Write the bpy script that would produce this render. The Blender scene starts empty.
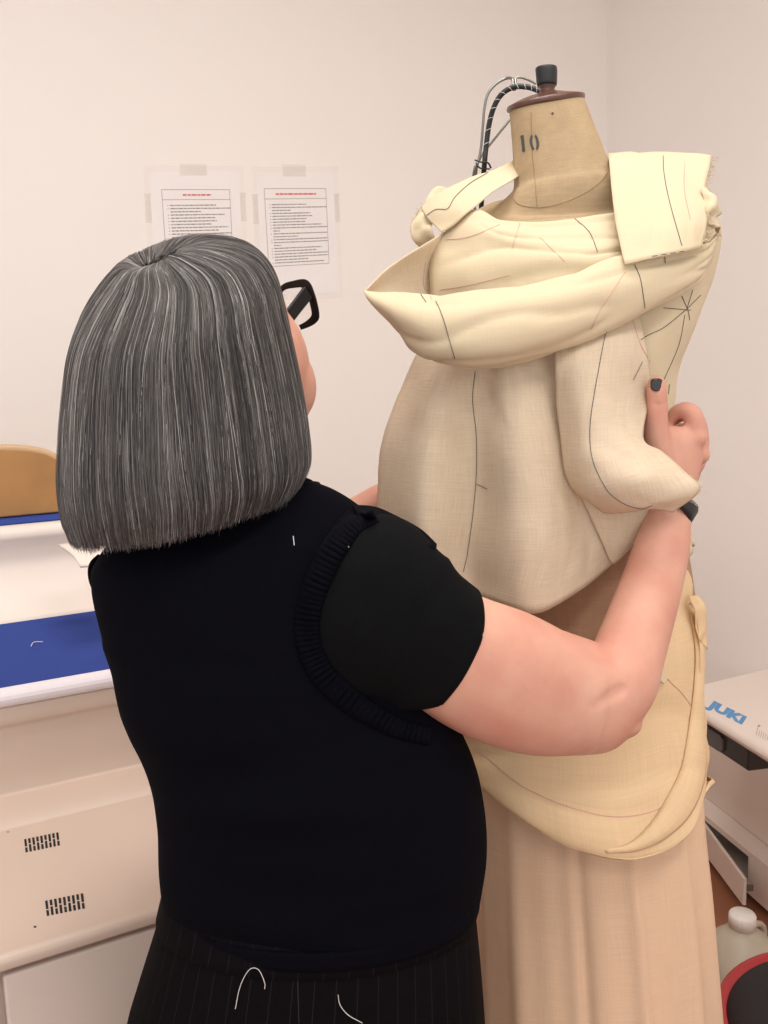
import bpy, bmesh, math, random
import numpy as np
from mathutils import Vector, Matrix, noise
from mathutils.bvhtree import BVHTree
random.seed(7); rng = np.random.default_rng(7)
sc = bpy.context.scene; COL = sc.collection
# ------------------------------------------------------------------ camera
F, CX, CY = 900.0, 384.0, 512.0
CAM = Vector((0, 0, 1.5)); PITCH = math.radians(7.6); ROLL = 0.034
fwd = Vector((0, math.cos(PITCH), -math.sin(PITCH)))
U0 = Vector((0, math.sin(PITCH), math.cos(PITCH)))
RT = Vector((1, 0, 0)) * math.cos(ROLL) - U0 * math.sin(ROLL)
UP = Vector((1, 0, 0)) * math.sin(ROLL) + U0 * math.cos(ROLL)
cd = bpy.data.cameras.new('camera'); cam = bpy.data.objects.new('camera', cd); COL.objects.link(cam)
cd.sensor_fit = 'HORIZONTAL'; cd.sensor_width = 36; cd.lens = 36 * F / 768; cd.clip_start = 0.05
M = Matrix((RT, UP, -fwd)).transposed().to_4x4(); M.translation = CAM
cam.matrix_world = M; sc.camera = cam
def ray(px, py): return (RT * ((px - CX) / F) + UP * ((CY - py) / F) + fwd)
def P(px, py, Y):
    """point of the room at forward distance Y seen in direction px, py"""
    d = ray(px, py); return CAM + d * (Y / d.y)
def Pz(px, py, z):
    d = ray(px, py); return CAM + d * ((z - CAM.z) / d.z)
def Ppl(px, py, o, n):
    d = ray(px, py); return CAM + d * ((o - CAM).dot(n) / d.dot(n))
# ------------------------------------------------------------------ materials
def lin(c):
    if isinstance(c, str): c = [int(c[i:i+2], 16) / 255 for i in (0, 2, 4)]
    return [((x / 12.92) if x <= .04045 else ((x + .055) / 1.055) ** 2.4) for x in c] + [1]
def mat(name, col, rough=.6, var=.0, vscale=8, bump=0, bscale=60, metal=0, spec=.5, weave=0, wscale=900, sheen=0, trans=0, alpha=1, coat=0, stripe=None, mottled=None):
    m = bpy.data.materials.new(name); m.use_nodes = True; nt = m.node_tree; N = nt.nodes; L = nt.links
    b = N['Principled BSDF']; c = lin(col)
    b.inputs['Base Color'].default_value = c; b.inputs['Roughness'].default_value = rough
    b.inputs['Metallic'].default_value = metal; b.inputs['Specular IOR Level'].default_value = spec
    b.inputs['Sheen Weight'].default_value = sheen; b.inputs['Coat Weight'].default_value = coat
    b.inputs['Alpha'].default_value = alpha
    tc = N.new('ShaderNodeTexCoord')
    hgt = None
    if var or mottled:
        n = N.new('ShaderNodeTexNoise'); n.inputs['Scale'].default_value = vscale; n.inputs['Detail'].default_value = 5
        L.new(tc.outputs['Object'], n.inputs['Vector'])
        mx = N.new('ShaderNodeMix'); mx.data_type = 'RGBA'
        mr = N.new('ShaderNodeMapRange'); mr.inputs[1].default_value = .3; mr.inputs[2].default_value = .7
        L.new(n.outputs['Fac'], mr.inputs[0]); L.new(mr.outputs[0], mx.inputs['Factor'])
        c2 = lin(mottled) if mottled else [x * (1 - var) for x in c[:3]] + [1]
        mx.inputs[6].default_value = c; mx.inputs[7].default_value = c2
        last = mx.outputs[2]
    else: last = None
    if weave:
        # crossed slubby yarns, fine bands along two directions of the cloth
        mp = N.new('ShaderNodeMapping'); mp.inputs['Scale'].default_value = (1, 1, 1)
        L.new(tc.outputs['UV'], mp.inputs['Vector'])
        outs = []
        for sx, sy in ((wscale, wscale * .035), (wscale * .035, wscale)):
            mm = N.new('ShaderNodeMapping'); mm.inputs['Scale'].default_value = (sx, sy, 1)
            L.new(tc.outputs['UV'], mm.inputs['Vector'])
            w = N.new('ShaderNodeTexNoise'); w.inputs['Scale'].default_value = 1; w.inputs['Detail'].default_value = 2
            L.new(mm.outputs[0], w.inputs['Vector']); outs.append(w.outputs['Fac'])
        ad = N.new('ShaderNodeMath'); ad.operation = 'ADD'; L.new(outs[0], ad.inputs[0]); L.new(outs[1], ad.inputs[1])
        hgt = ad.outputs[0]
        mr = N.new('ShaderNodeMapRange'); mr.inputs[1].default_value = .75; mr.inputs[2].default_value = 1.25
        mr.inputs[3].default_value = 1 - weave; mr.inputs[4].default_value = 1.0
        L.new(hgt, mr.inputs[0])
        vm = N.new('ShaderNodeVectorMath'); vm.operation = 'SCALE'
        if last: L.new(last, vm.inputs[0])
        else: vm.inputs[0].default_value = c[:3]
        L.new(mr.outputs[0], vm.inputs['Scale']); last = vm.outputs[0]
    if stripe:
        sp, wd, scol = stripe
        sx = N.new('ShaderNodeSeparateXYZ'); L.new(tc.outputs['UV'], sx.inputs[0])
        mu = N.new('ShaderNodeMath'); mu.operation = 'DIVIDE'; mu.inputs[1].default_value = sp; L.new(sx.outputs[0], mu.inputs[0])
        fr = N.new('ShaderNodeMath'); fr.operation = 'FRACT'; L.new(mu.outputs[0], fr.inputs[0])
        lt = N.new('ShaderNodeMath'); lt.operation = 'LESS_THAN'; lt.inputs[1].default_value = wd / sp; L.new(fr.outputs[0], lt.inputs[0])
        mx = N.new('ShaderNodeMix'); mx.data_type = 'RGBA'; L.new(lt.outputs[0], mx.inputs['Factor'])
        if last: L.new(last, mx.inputs[6])
        else: mx.inputs[6].default_value = c
        mx.inputs[7].default_value = lin(scol); last = mx.outputs[2]
    if last: L.new(last, b.inputs['Base Color'])
    if bump:
        if hgt is None:
            n = N.new('ShaderNodeTexNoise'); n.inputs['Scale'].default_value = bscale; n.inputs['Detail'].default_value = 4
            L.new(tc.outputs['Object'], n.inputs['Vector']); hgt = n.outputs['Fac']
        bp = N.new('ShaderNodeBump'); bp.inputs['Strength'].default_value = bump; bp.inputs['Distance'].default_value = .001
        L.new(hgt, bp.inputs['Height']); L.new(bp.outputs[0], b.inputs['Normal'])
    if trans:   # thin cloth lets part of the light through
        t = N.new('ShaderNodeBsdfTranslucent'); ms = N.new('ShaderNodeMixShader'); ms.inputs[0].default_value = trans
        if last: L.new(last, t.inputs['Color'])
        else: t.inputs['Color'].default_value = c
        L.new(b.outputs[0], ms.inputs[1]); L.new(t.outputs[0], ms.inputs[2]); L.new(ms.outputs[0], N['Material Output'].inputs['Surface'])
    return m
MT = {}
MT['wall'] = mat('wall_paint', 'FAF4EF', .85, var=.02, vscale=2, bump=.15, bscale=40)
MT['ceiling'] = mat('ceiling_paint', 'F4EFE8', .9, var=.01)
MT['floor'] = mat('floor_wood', 'A86E50', .5, var=.25, vscale=6, bump=.1)
MT['muslin'] = mat('cream_muslin', 'E5D5B5', .9, var=.03, vscale=12, weave=.04, wscale=900, bump=.2, trans=.12, spec=.1, sheen=.1)
MT['gauze'] = mat('loose_linen', 'F2E0C6', .9, var=.05, vscale=14, weave=.13, wscale=800, bump=.4, trans=.22, spec=.1)
MT['skirt'] = mat('skirt_cotton', 'F2D0B0', .9, var=.05, vscale=7, weave=.07, wscale=500, bump=.25, trans=.15, spec=.1)
MT['hip'] = mat('hip_cotton', 'F4D6AC', .9, var=.04, vscale=9, weave=.07, wscale=500, bump=.25, trans=.12, spec=.1)
MT['linen'] = mat('form_linen', 'BFA785', .85, var=.14, vscale=40, weave=.12, wscale=700, bump=.4, spec=.2)
MT['sheer'] = mat('tan_shaded_sheer', 'B8957A', .9, var=.1, vscale=30, weave=.12, wscale=500, bump=.3, spec=.1)  # sheer over the form, tan deepened to hold the shade below the toile
MT['ink'] = mat('pencil_line', '55565C', .8)
MT['redink'] = mat('faint_line', 'D9A79C', .8)
MT['seamline'] = mat('seam_line', '9C8663', .8)
MT['stencil'] = mat('stencil_ink', '4B4E4C', .8)
MT['capwood'] = mat('cap_wood', '5C3628', .35, var=.3, vscale=30, coat=.3)
MT['knob'] = mat('knob_black', '1C1F20', .45, spec=.5)
MT['steel'] = mat('steel', '8A8A86', .35, metal=.9)
MT['skin'] = mat('skin', 'D8A792', .5, mottled='CC907D', vscale=16, bump=.12, bscale=350, spec=.35)
MT['nail'] = mat('nail_black', '0C0D12', .15, spec=.6, coat=.5)
MT['vest'] = mat('vest_knit', '0A0A12', .95, var=.3, vscale=400, bump=.6, bscale=700, spec=.06)
MT['tee'] = mat('tee_cotton', '0D0E10', .9, var=.15, vscale=120, bump=.3, bscale=900, spec=.10)
MT['trouser'] = mat('trouser_wool', '0D0B0E', .9, var=.15, vscale=100, bump=.2, bscale=800, spec=.08, stripe=(.0215, .0009, '1F1C22'))
MT['glassframe'] = mat('glasses_acetate', '08080A', .3, spec=.3)
MT['white'] = mat('white_enamel', 'E2D4CA', .35, var=.02, vscale=5, spec=.4)
MT['white2'] = mat('white_cover', 'ECE1D8', .7, var=.03, vscale=5)
MT['beige'] = mat('beige_enamel', 'D6C1B2', .4, var=.03, vscale=5, spec=.4)
MT['felt'] = mat('blue_felt', '3A4C94', .9, var=.06, vscale=30, bump=.3, bscale=500, spec=.1)
MT['edgewhite'] = mat('edge_piping', 'EEE8EE', .6)
MT['black'] = mat('black_gap', '0D0C0D', .6)
MT['darkplastic'] = mat('dark_plastic', '2B2625', .4)
MT['greyplastic'] = mat('grey_plastic', '4A4443', .35)
MT['juki'] = mat('logo_blue', '3F8CC4', .4)
MT['rule'] = mat('rule_grey', '8F9A9E', .5)
MT['wood'] = mat('plywood', 'B98A55', .45, var=.25, vscale=10, coat=.2)
MT['woodedge'] = mat('plywood_edge', 'C7A680', .5)
MT['jug'] = mat('jug_plastic', 'D2C8B4', .35, var=.05, vscale=20, spec=.4, trans=.3)
MT['capplastic'] = mat('jug_cap', 'E8E2DA', .45)
MT['red'] = mat('red_plastic', 'A0141E', .35, spec=.5)
MT['seatblack'] = mat('seat_fabric', '191315', .85, bump=.4, bscale=500)
MT['paper'] = mat('paper', 'FBF7F6', .8)
MT['text'] = mat('print_grey', '8B8587', .8)
MT['border'] = mat('print_border', 'A79E9C', .8)
MT['redtext'] = mat('print_red', 'D9605A', .8)
MT['thread'] = mat('white_thread', 'D8D4D0', .7)
MT['tattoo'] = mat('tattoo', '7E8074', .6)
MT['pocket'] = mat('pocket_film', 'FAF4EF', .4, alpha=.07, spec=.4)
MT['tape'] = mat('tape_film', 'EFE6DE', .35, alpha=.14)
MT['lens'] = bpy.data.materials.new('lens_glass'); MT['lens'].use_nodes = True
_nt = MT['lens'].node_tree; _b = _nt.nodes['Principled BSDF']; _b.inputs['Base Color'].default_value = (1, 1, 1, 1)
_b.inputs['Roughness'].default_value = .03; _b.inputs['Alpha'].default_value = .1
MT['light'] = bpy.data.materials.new('lamp_panel'); MT['light'].use_nodes = True
_b = MT['light'].node_tree.nodes['Principled BSDF']; _b.inputs['Emission Color'].default_value = (1, .93, .85, 1); _b.inputs['Emission Strength'].default_value = 2.0
def hair_material():
    m = bpy.data.materials.new('grey_hair'); m.use_nodes = True; nt = m.node_tree; N = nt.nodes; L = nt.links; b = N['Principled BSDF']
    a = N.new('ShaderNodeAttribute'); a.attribute_name = 'shade'
    r = N.new('ShaderNodeValToRGB'); e = r.color_ramp.elements
    e[0].position = 0; e[0].color = lin('201E1F'); e[1].position = 1; e[1].color = lin('C9C7C4')
    x = r.color_ramp.elements.new(.42); x.color = lin('4E4B4A'); x = r.color_ramp.elements.new(.7); x.color = lin('84807E')
    L.new(a.outputs['Fac'], r.inputs[0]); L.new(r.outputs[0], b.inputs['Base Color'])
    b.inputs['Roughness'].default_value = .42; b.inputs['Specular IOR Level'].default_value = .5
    return m
MT['hair'] = hair_material()
MT['scalp'] = mat('hair_under', '35312F', .8, var=.3, vscale=80)
# ------------------------------------------------------------------ object helpers
def thing(name, label, cat, loc=(0, 0, 0), group=None):
    o = bpy.data.objects.new(name, None); COL.objects.link(o); o.location = loc; o.empty_display_size = .05
    o['label'] = label; o['category'] = cat
    if group: o['group'] = group
    return o
def tag(o, label, cat, group=None):
    o['label'] = label; o['category'] = cat
    if group: o['group'] = group
    return o
def link(name, me, parent=None, mats=None):
    o = bpy.data.objects.new(name, me); COL.objects.link(o)
    for m in (mats or []): me.materials.append(MT[m])
    if parent is not None:
        o.parent = parent
        me.transform(Matrix.Translation(-wloc(parent))) if wloc(parent).length else None
    return o
def wloc(o):
    v = Vector((0, 0, 0))
    while o is not None: v += Vector(o.location); o = o.parent
    return v
class MB:
    def __init__(s): s.v = []; s.f = []; s.m = []; s.uv = []
    def add(s, vs, fs, mi=0, uvs=None):
        k = len(s.v); s.v += [tuple(v) for v in vs]; s.f += [tuple(i + k for i in f) for f in fs]; s.m += [mi] * len(fs)
        if uvs is None: uvs = [(0, 0)] * len(vs)
        s.uv += list(uvs); return s
    def grid(s, G, mi=0, closed=False, uvs=None):
        r, c = len(G), len(G[0]); fs = []
        for i in range(r - 1):
            for j in range(c if closed else c - 1):
                a, b = i * c + j, i * c + (j + 1) % c
                fs.append((a, b, b + c, a + c))
        if uvs is None:
            uvs = []
            pts = np.array([[tuple(p) for p in row] for row in G])
            lu = np.zeros((r, c)); lv = np.zeros((r, c))
            lu[:, 1:] = np.cumsum(np.linalg.norm(np.diff(pts, axis=1), axis=2), axis=1).mean(axis=0)[None, :]
            lv[1:, :] = np.cumsum(np.linalg.norm(np.diff(pts, axis=0), axis=2), axis=0).mean(axis=1)[:, None]
            uvs = [(lu[i, j], lv[i, j]) for i in range(r) for j in range(c)]
        return s.add([p for row in G for p in row], fs, mi, uvs)
    def cap(s, ring, mi=0, flip=False):
        k = len(ring); c = sum((Vector(p) for p in ring), Vector()) / k
        fs = [(k, (i + 1) % k, i) if not flip else (k, i, (i + 1) % k) for i in range(k)]
        return s.add(list(ring) + [c], fs, mi)
    def tube(s, pts, r, n=8, mi=0, smooth=6):
        pts = [Vector(p) for p in pts]
        rr = r if isinstance(r, (list, tuple)) else [r] * len(pts)
        if smooth > 1 and len(pts) > 2:
            q = crm(np.array([tuple(p) + (a,) for p, a in zip(pts, rr)]), smooth); pts = [Vector(x[:3]) for x in q]; rr = [x[3] for x in q]
        G = []; prev = None
        for i, p in enumerate(pts):
            t = (pts[min(i + 1, len(pts) - 1)] - pts[max(i - 1, 0)]).normalized()
            if prev is None:
                a = t.cross(Vector((0, 0, 1)));  a = a if a.length > .1 else t.cross(Vector((1, 0, 0)))
            else: a = prev - t * prev.dot(t)
            a.normalize(); prev = a; b = t.cross(a)
            G.append([p + (a * math.cos(2 * math.pi * k / n) + b * math.sin(2 * math.pi * k / n)) * rr[i] for k in range(n)])
        s.grid(G, mi, True); s.cap(G[0], mi); s.cap(G[-1], mi, True); return s
    def box(s, c, ax, ay, az, mi=0):
        c = Vector(c); vs = [c + ax * i + ay * j + az * k for i in (-1, 1) for j in (-1, 1) for k in (-1, 1)]
        return s.add(vs, [(0, 1, 3, 2), (4, 6, 7, 5), (0, 4, 5, 1), (2, 3, 7, 6), (0, 2, 6, 4), (1, 5, 7, 3)], mi)
    def prism(s, poly, d, mi=0):
        """closed prism: polygon swept along vector d"""
        n = len(poly); poly = [Vector(p) for p in poly]; top = [p + d for p in poly]
        s.add(poly + top, [tuple(range(n))[::-1], tuple(range(n, 2 * n))] + [(i, (i + 1) % n, n + (i + 1) % n, n + i) for i in range(n)], mi); return s
    def mesh(s, name='m', smooth=True, merge=True):
        me = bpy.data.meshes.new(name); me.from_pydata(s.v, [], s.f)
        uv = me.uv_layers.new(name='UVMap'); li = np.zeros(len(me.loops), dtype=np.int32); me.loops.foreach_get('vertex_index', li)
        uv.data.foreach_set('uv', np.array(s.uv, dtype=np.float32)[li].ravel())
        me.polygons.foreach_set('material_index', s.m); me.polygons.foreach_set('use_smooth', [smooth] * len(s.f))
        bm = bmesh.new(); bm.from_mesh(me)
        if merge: bmesh.ops.remove_doubles(bm, verts=bm.verts, dist=1e-6)
        bmesh.ops.recalc_face_normals(bm, faces=bm.faces); bm.to_mesh(me); bm.free(); return me
    def build(s, name, mats, parent=None, smooth=True, bevel=0, solid=0, sub=0, merge=True, seg=3):
        o = link(name, s.mesh(name, smooth, merge), parent, [mats] if isinstance(mats, str) else mats)
        if sub: k = o.modifiers.new('s', 'SUBSURF'); k.levels = k.render_levels = sub
        if solid: k = o.modifiers.new('t', 'SOLIDIFY'); k.thickness = solid; k.offset = 0
        if bevel:
            k = o.modifiers.new('b', 'BEVEL'); k.width = bevel; k.segments = seg; k.limit_method = 'ANGLE'; k.angle_limit = math.radians(40)
            k = o.modifiers.new('w', 'WEIGHTED_NORMAL')
        return o
def crm(A, n):
    """Catmull-Rom through the rows of A, n steps per span"""
    A = np.asarray(A, dtype=float); out = []
    B = np.concatenate([[2 * A[0] - A[1]], A, [2 * A[-1] - A[-2]]])
    for i in range(len(A) - 1):
        p0, p1, p2, p3 = B[i:i + 4]
        for k in range(n):
            t = k / n
            out.append(.5 * ((2 * p1) + (-p0 + p2) * t + (2 * p0 - 5 * p1 + 4 * p2 - p3) * t * t + (-p0 + 3 * p1 - 3 * p2 + p3) * t ** 3))
    out.append(A[-1]); return np.array(out)
def sheet(rows, nr=8, nc=8, wr=0, ws=14, seed=0, wr2=0, ws2=45, cre=None):
    """cloth surface through rows of (px, py, Y) control points, with folds"""
    G = np.array([[tuple(P(*p)) for p in r] for r in rows])
    G = crm(G, nr); G = np.swapaxes(crm(np.swapaxes(G, 0, 1), nc), 0, 1)
    if wr or wr2 or cre:
        dv = np.gradient(G, axis=0); du = np.gradient(G, axis=1); n = np.cross(du, dv); n /= (np.linalg.norm(n, axis=2, keepdims=True) + 1e-9)
        for i in range(G.shape[0]):
            for j in range(G.shape[1]):
                v = Vector(G[i, j])
                h = wr * noise.noise(v * ws + Vector((seed, 0, 0))) + wr2 * noise.noise(v * ws2 + Vector((0, seed, 3)))
                if cre:
                    q = noise.noise(Vector((j / G.shape[1] * cre[1], i / G.shape[0] * cre[2] + .8 * math.sin(j / G.shape[1] * 3), seed))); h += cre[0] * (2 * (1 - abs(q)) ** 3 - 1) * min(1, i / 3, (G.shape[0] - 1 - i) / 3) * min(1, j / 8, (G.shape[1] - 1 - j) / 8)
                G[i, j] += n[i, j] * h
    return [[Vector(p) for p in r] for r in G]
def limb(rings, n=40, sub=6, ex=2.0, refY=None, cap0=True, cap1=True, mb=None, mi=0, uvlen=None, mod=None):
    """closed lofted form: rings (pxA, pyA, pxB, pyB, Y, depth_radius[, dz_near])"""
    rows = []
    for r in rings:
        a, b = P(r[0], r[1], r[4]), P(r[2], r[3], r[4]); rows.append(tuple(a) + tuple(b) + (r[5], r[6] if len(r) > 6 else 0))
    R = crm(np.array(rows), sub) if sub > 1 else np.array(rows)
    G = []
    cs = [(Vector(r[:3]) + Vector(r[3:6])) / 2 for r in R]
    for i, r in enumerate(R):
        A = (Vector(r[3:6]) - Vector(r[:3])) / 2
        t = (cs[min(i + 1, len(cs) - 1)] - cs[max(i - 1, 0)]).normalized()
        B = A.cross(t)
        if B.y < 0: B = -B
        if B.length < 1e-6: B = Vector((0, 1, 0))
        B = B.normalized() * r[6]; B.z += r[7]
        ring = []
        for k in range(n):
            th = 2 * math.pi * k / n; c, s_ = math.cos(th), math.sin(th)
            c = math.copysign(abs(c) ** (2 / ex), c); s_ = math.copysign(abs(s_) ** (2 / ex), s_)
            m_ = mod(th, i / (len(R) - 1)) if mod else 1
            ring.append(cs[i] + A * c * m_ + B * s_ * m_)
        G.append(ring)
    mb = mb or MB()
    per = max(sum((g[k] - g[(k + 1) % n]).length for k in range(n)) for g in G)
    ring0 = G[0]; vv = 0; uvs = []
    for i, g in enumerate(G):
        if i: vv += (cs[i] - cs[i - 1]).length
        uvs += [(per * k / n, vv) for k in range(n)]
    mb.grid(G, mi, True, uvs)
    if cap0: mb.cap(G[0], mi)
    if cap1: mb.cap(G[-1], mi, True)
    return mb, G
def bvh_of(*objs):
    vs, fs = [], []
    for o in objs:
        k = len(vs); w = wloc(o); vs += [v.co + w for v in o.data.vertices]; fs += [[i + k for i in p.vertices] for p in o.data.polygons]
    return BVHTree.FromPolygons(vs, fs)
def hit(b, px, py, off=.0008):
    d = ray(px, py).normalized(); h = b.ray_cast(CAM, d)
    if h[0] is None: return None
    n = h[1] if h[1].dot(d) < 0 else -h[1]
    return h[0] + n * off
def line_on(mb, b, pts, r=.0004, mi=1, off=.0008, n=8, wob=0):
    """a drawn or sewn line lying on a surface"""
    q = crm(np.array(pts, dtype=float), n) if len(pts) > 2 else np.array([np.array(pts[0]) + (np.array(pts[1]) - np.array(pts[0])) * t for t in np.linspace(0, 1, n + 1)])
    run = []
    for x, y in q:
        h = hit(b, x + random.uniform(-wob, wob), y + random.uniform(-wob, wob), off)
        if h is None or (run and (h - run[-1]).length > .02):
            if len(run) > 1: mb.tube(run, r, 5, mi, 1)
            run = []
        if h is not None: run.append(h)
    if len(run) > 1: mb.tube(run, r, 5, mi, 1)
def marks(name, target, lines, m, parent, r=.0004, off=.0012, wob=0):
    mb = MB(); b = bvh_of(*target) if isinstance(target, (list, tuple)) else bvh_of(target)
    for l in lines: line_on(mb, b, l, r, 0, off, wob=wob)
    return mb.build(name, m, parent, merge=False) if mb.v else None
def decal(name, b, polys, m, parent, off=.0006, th=.0004):
    """flat printed shapes (pixel polygons) lying on a surface"""
    mb = MB()
    for poly in polys:
        hs = [hit(b, x, y, off) for x, y in poly]
        if any(h is None for h in hs): continue
        hb = [hit(b, x, y, off - th) for x, y in poly]; n = len(poly)
        mb.add(hs + hb, [tuple(range(n))] + [(i, n + i, n + (i + 1) % n, (i + 1) % n) for i in range(n)])
    return mb.build(name, m, parent, smooth=False, merge=False)
def blob(mb, c, r, n=16, rot=None, mi=0):
    c = Vector(c); r = Vector(r) if not isinstance(r, (int, float)) else Vector((r, r, r)); G = []
    for i in range(n + 1):
        ph = math.pi * i / n; ring = []
        for k in range(2 * n):
            th = math.pi * k / n; v = Vector((math.sin(ph) * math.cos(th) * r.x, math.sin(ph) * math.sin(th) * r.y, math.cos(ph) * r.z))
            ring.append(c + (rot @ v if rot else v))
        G.append(ring)
    mb.grid(G, mi, True); return mb
def struct(o): o['kind'] = 'structure'; return o
# ------------------------------------------------------------------ room
A_ = math.radians(29)
Uw = Vector((math.cos(A_), math.sin(A_), 0)); Nw = Vector((math.sin(A_), -math.cos(A_), 0)); Z = Vector((0, 0, 1))
YC = 3.4; WO = .45; C0 = P(607.5, 100, YC); C0.z = 0
H = 3.15
def slab(name, o, a, b, th, m):
    n = a.cross(b).normalized(); mb = MB(); mb.prism([o, o + a, o + a + b, o + b], n * th); return struct(mb.build(name, m, smooth=False))
slab('wall_back', C0 - Uw * 4.5, Uw * 4.5, Z * H, -.12 if Uw.cross(Z).dot(Nw) > 0 else .12, 'wall')
Vw = Nw
slab('wall_right', C0, Vw * 4.4, Z * H, .12 if Vw.cross(Z).dot(Uw) > 0 else -.12, 'wall')
fo = C0 - Uw * 4.5
slab('floor', fo - Vw * .12, Uw * 4.62, Vw * 4.52, .1 if Uw.cross(Vw).z < 0 else -.1, 'floor')
slab('ceiling', fo - Vw * .12 + Z * H, Uw * 4.62, Vw * 4.52, -.1 if Uw.cross(Vw).z < 0 else .1, 'ceiling')
struct(slab('wall_left', fo, Vw * 1.3, Z * H, -.12 if Vw.cross(Z).dot(Uw) > 0 else .12, 'wall'))
def baseboard(name, a, b, n):
    mb = MB(); mb.prism([a, a + n * .015, a + n * .015 + Z * .08, a + n * .006 + Z * .095, a + Z * .095], b - a); struct(mb.build(name, 'white', smooth=False))
baseboard('baseboard_back', C0 - Uw * 4.49, C0 - Uw * .02, Nw)
baseboard('baseboard_right', C0 + Vw * .02, C0 + Vw * 4.3, -Uw)
# ------------------------------------------------------------------ ceiling lamps and light
def ceiling_lamp(s, t, e, label):
    c = C0 - Uw * s + Vw * t + Z * (H - .02); o = thing('ceiling_light', label, 'ceiling light', c + Z * .02, 'ceiling light panels')
    mb = MB()
    for sx in (-1, 1): mb.box(c + Uw * sx * .6, Uw * .015, Vw * .3, Z * .018); mb.box(c + Vw * sx * .3, Uw * .615, Vw * .015, Z * .018)
    mb.build('frame', 'white', o, smooth=False)
    mb = MB(); mb.box(c + Z * .008, Uw * .585, Vw * .285, Z * .004); mb.build('diffuser', 'light', o, smooth=False)
    ld = bpy.data.lights.new('lamp', 'AREA'); ld.shape = 'RECTANGLE'; ld.size = 1.15; ld.size_y = .55; ld.energy = e; ld.color = (1, .95, .91)
    l = bpy.data.objects.new('lamp', ld); COL.objects.link(l); l.parent = o; l.location = (0, 0, -.06); l.rotation_euler = (0, 0, A_)
ceiling_lamp(2.0, 1.7, 17, 'rectangular ceiling light panel above the blue pressing table')
ceiling_lamp(1.6, 3.0, 14, 'rectangular ceiling light panel above the photographer')
ceiling_lamp(3.2, 3.5, 18, 'rectangular ceiling light panel furthest from the right wall')
w = bpy.data.worlds.new('world'); sc.world = w; w.use_nodes = True
w.node_tree.nodes['Background'].inputs[0].default_value = (1, .975, .955, 1); w.node_tree.nodes['Background'].inputs[1].default_value = 1.08
sc.view_settings.view_transform = 'Standard'; sc.view_settings.look = 'None'; sc.view_settings.gamma = 1; sc.view_settings.use_curve_mapping = False
sc.view_settings.exposure = 0.0
sc.cycles.use_denoising = True
sc.cycles.max_bounces = 8; sc.cycles.transparent_max_bounces = 16
# ------------------------------------------------------------------ notices on the back wall
def notice(out, inn, title, rows, label):
    """out = pocket corners TL TR BR BL, inn = printed border corners"""
    pw = lambda x, y, d: Ppl(x, y, C0 + Nw * d, Nw)
    o = thing('wall_notice', label, 'notice', pw(*out[3], 0), 'paper notices on the back wall')
    q = [pw(*c, .001) for c in out]
    mb = MB(); mb.prism([q[0].lerp(q[2], .04), q[1].lerp(q[3], .04), q[2].lerp(q[0], .04), q[3].lerp(q[1], .04)], Nw * .0004); mb.build('sheet', 'paper', o, smooth=False)
    def ins(u, v, d):   # u,v in printed frame
        a = pw(*inn[0], d).lerp(pw(*inn[1], d), u); b = pw(*inn[3], d).lerp(pw(*inn[2], d), u); return a.lerp(b, v)
    mb = MB()
    def bar(m, u0, v0, u1, v1): m.prism([ins(u0, v0, .0016), ins(u1, v0, .0016), ins(u1, v1, .0016), ins(u0, v1, .0016)], Nw * .0002)
    e = .008
    for a in ((0, 0, 1, e), (0, 1 - e, 1, 1), (0, 0, e, 1), (1 - e, 0, 1, 1), (0, .13, 1, .13 + e)): bar(mb, *a)
    mb.build('printed_border', 'border', o, smooth=False)
    mb = MB(); x = title[0]
    while x < title[1]:
        wd = random.uniform(.04, .09)
        bar(mb, x, .062, min(x + wd, title[1]), .085); x += wd + .012
    mb.build('printed_title', 'redtext', o, smooth=False)
    mb = MB(); v = .2; dv = (0.985 - .2) / len(rows)
    for L_ in rows:
        if L_ > 0: bar(mb, .07, v + .004, .085, v + .014)
        x = .11
        while x < abs(L_):
            wd = random.uniform(.02, .075); bar(mb, x, v, min(x + wd, abs(L_)), v + dv * .36); x += wd + .011
        v += dv
    mb.build('printed_text', 'text', o, smooth=False)
    mb = MB(); q2 = [pw(*c, .003) for c in out]; mb.prism(q2, Nw * .0003)
    for i in range(4):
        a, b = q2[i], q2[(i + 1) % 4]; mb.tube([a, b], .0006, 5, 0, 1)
    mb.build('plastic_pocket', 'pocket', o, smooth=False)
    mb = MB(); t = q2[0].lerp(q2[1], .35); t2 = q2[0].lerp(q2[1], .62); dn = (q2[3] - q2[0]) * .07
    mb.prism([t - dn * .25, t2 - dn * .25, t2 + dn, t + dn], Nw * .0006); mb.build('tape', 'tape', o, smooth=False)
    s_ = (q2[1] - q2[0]) * .06
    for a, b, k in ((0, 3, 1), (1, 2, -1)):
        t = q2[a].lerp(q2[b], .2) - s_ * .2 * k; t2 = q2[a].lerp(q2[b], .42) - s_ * .2 * k
        mb = MB(); mb.prism([t, t + s_ * k, t2 + s_ * k, t2], Nw * .0006); mb.build('tape', 'tape', o, smooth=False)
notice([(144, 166), (243, 166), (249, 296), (151, 300)], [(161.3, 189.3), (229.8, 189.3), (233.5, 264), (166.5, 267)], (.3, .72),
       [.78, .99, -.55, .9, .76, .78, .7, .95, .8, .99, -.6, .8, .85, .7, .99, -.5, .9, .75, .8],
       'left paper notice in a clear pocket on the wall, half hidden by the grey hair')
notice([(252, 167), (337, 167), (342.3, 297), (258, 301)], [(263.8, 188.4), (326, 188.2), (329.3, 263.5), (268.5, 267)], (.18, .83),
       [.66, .99, -.4, .72, .75, .65, .63, .9, .99, -.22, .99, -.5, .99, .99, -.22, .88, .79, .99, .98, -.65, .92],
       'right paper notice in a clear pocket on the wall, above the black glasses')
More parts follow.
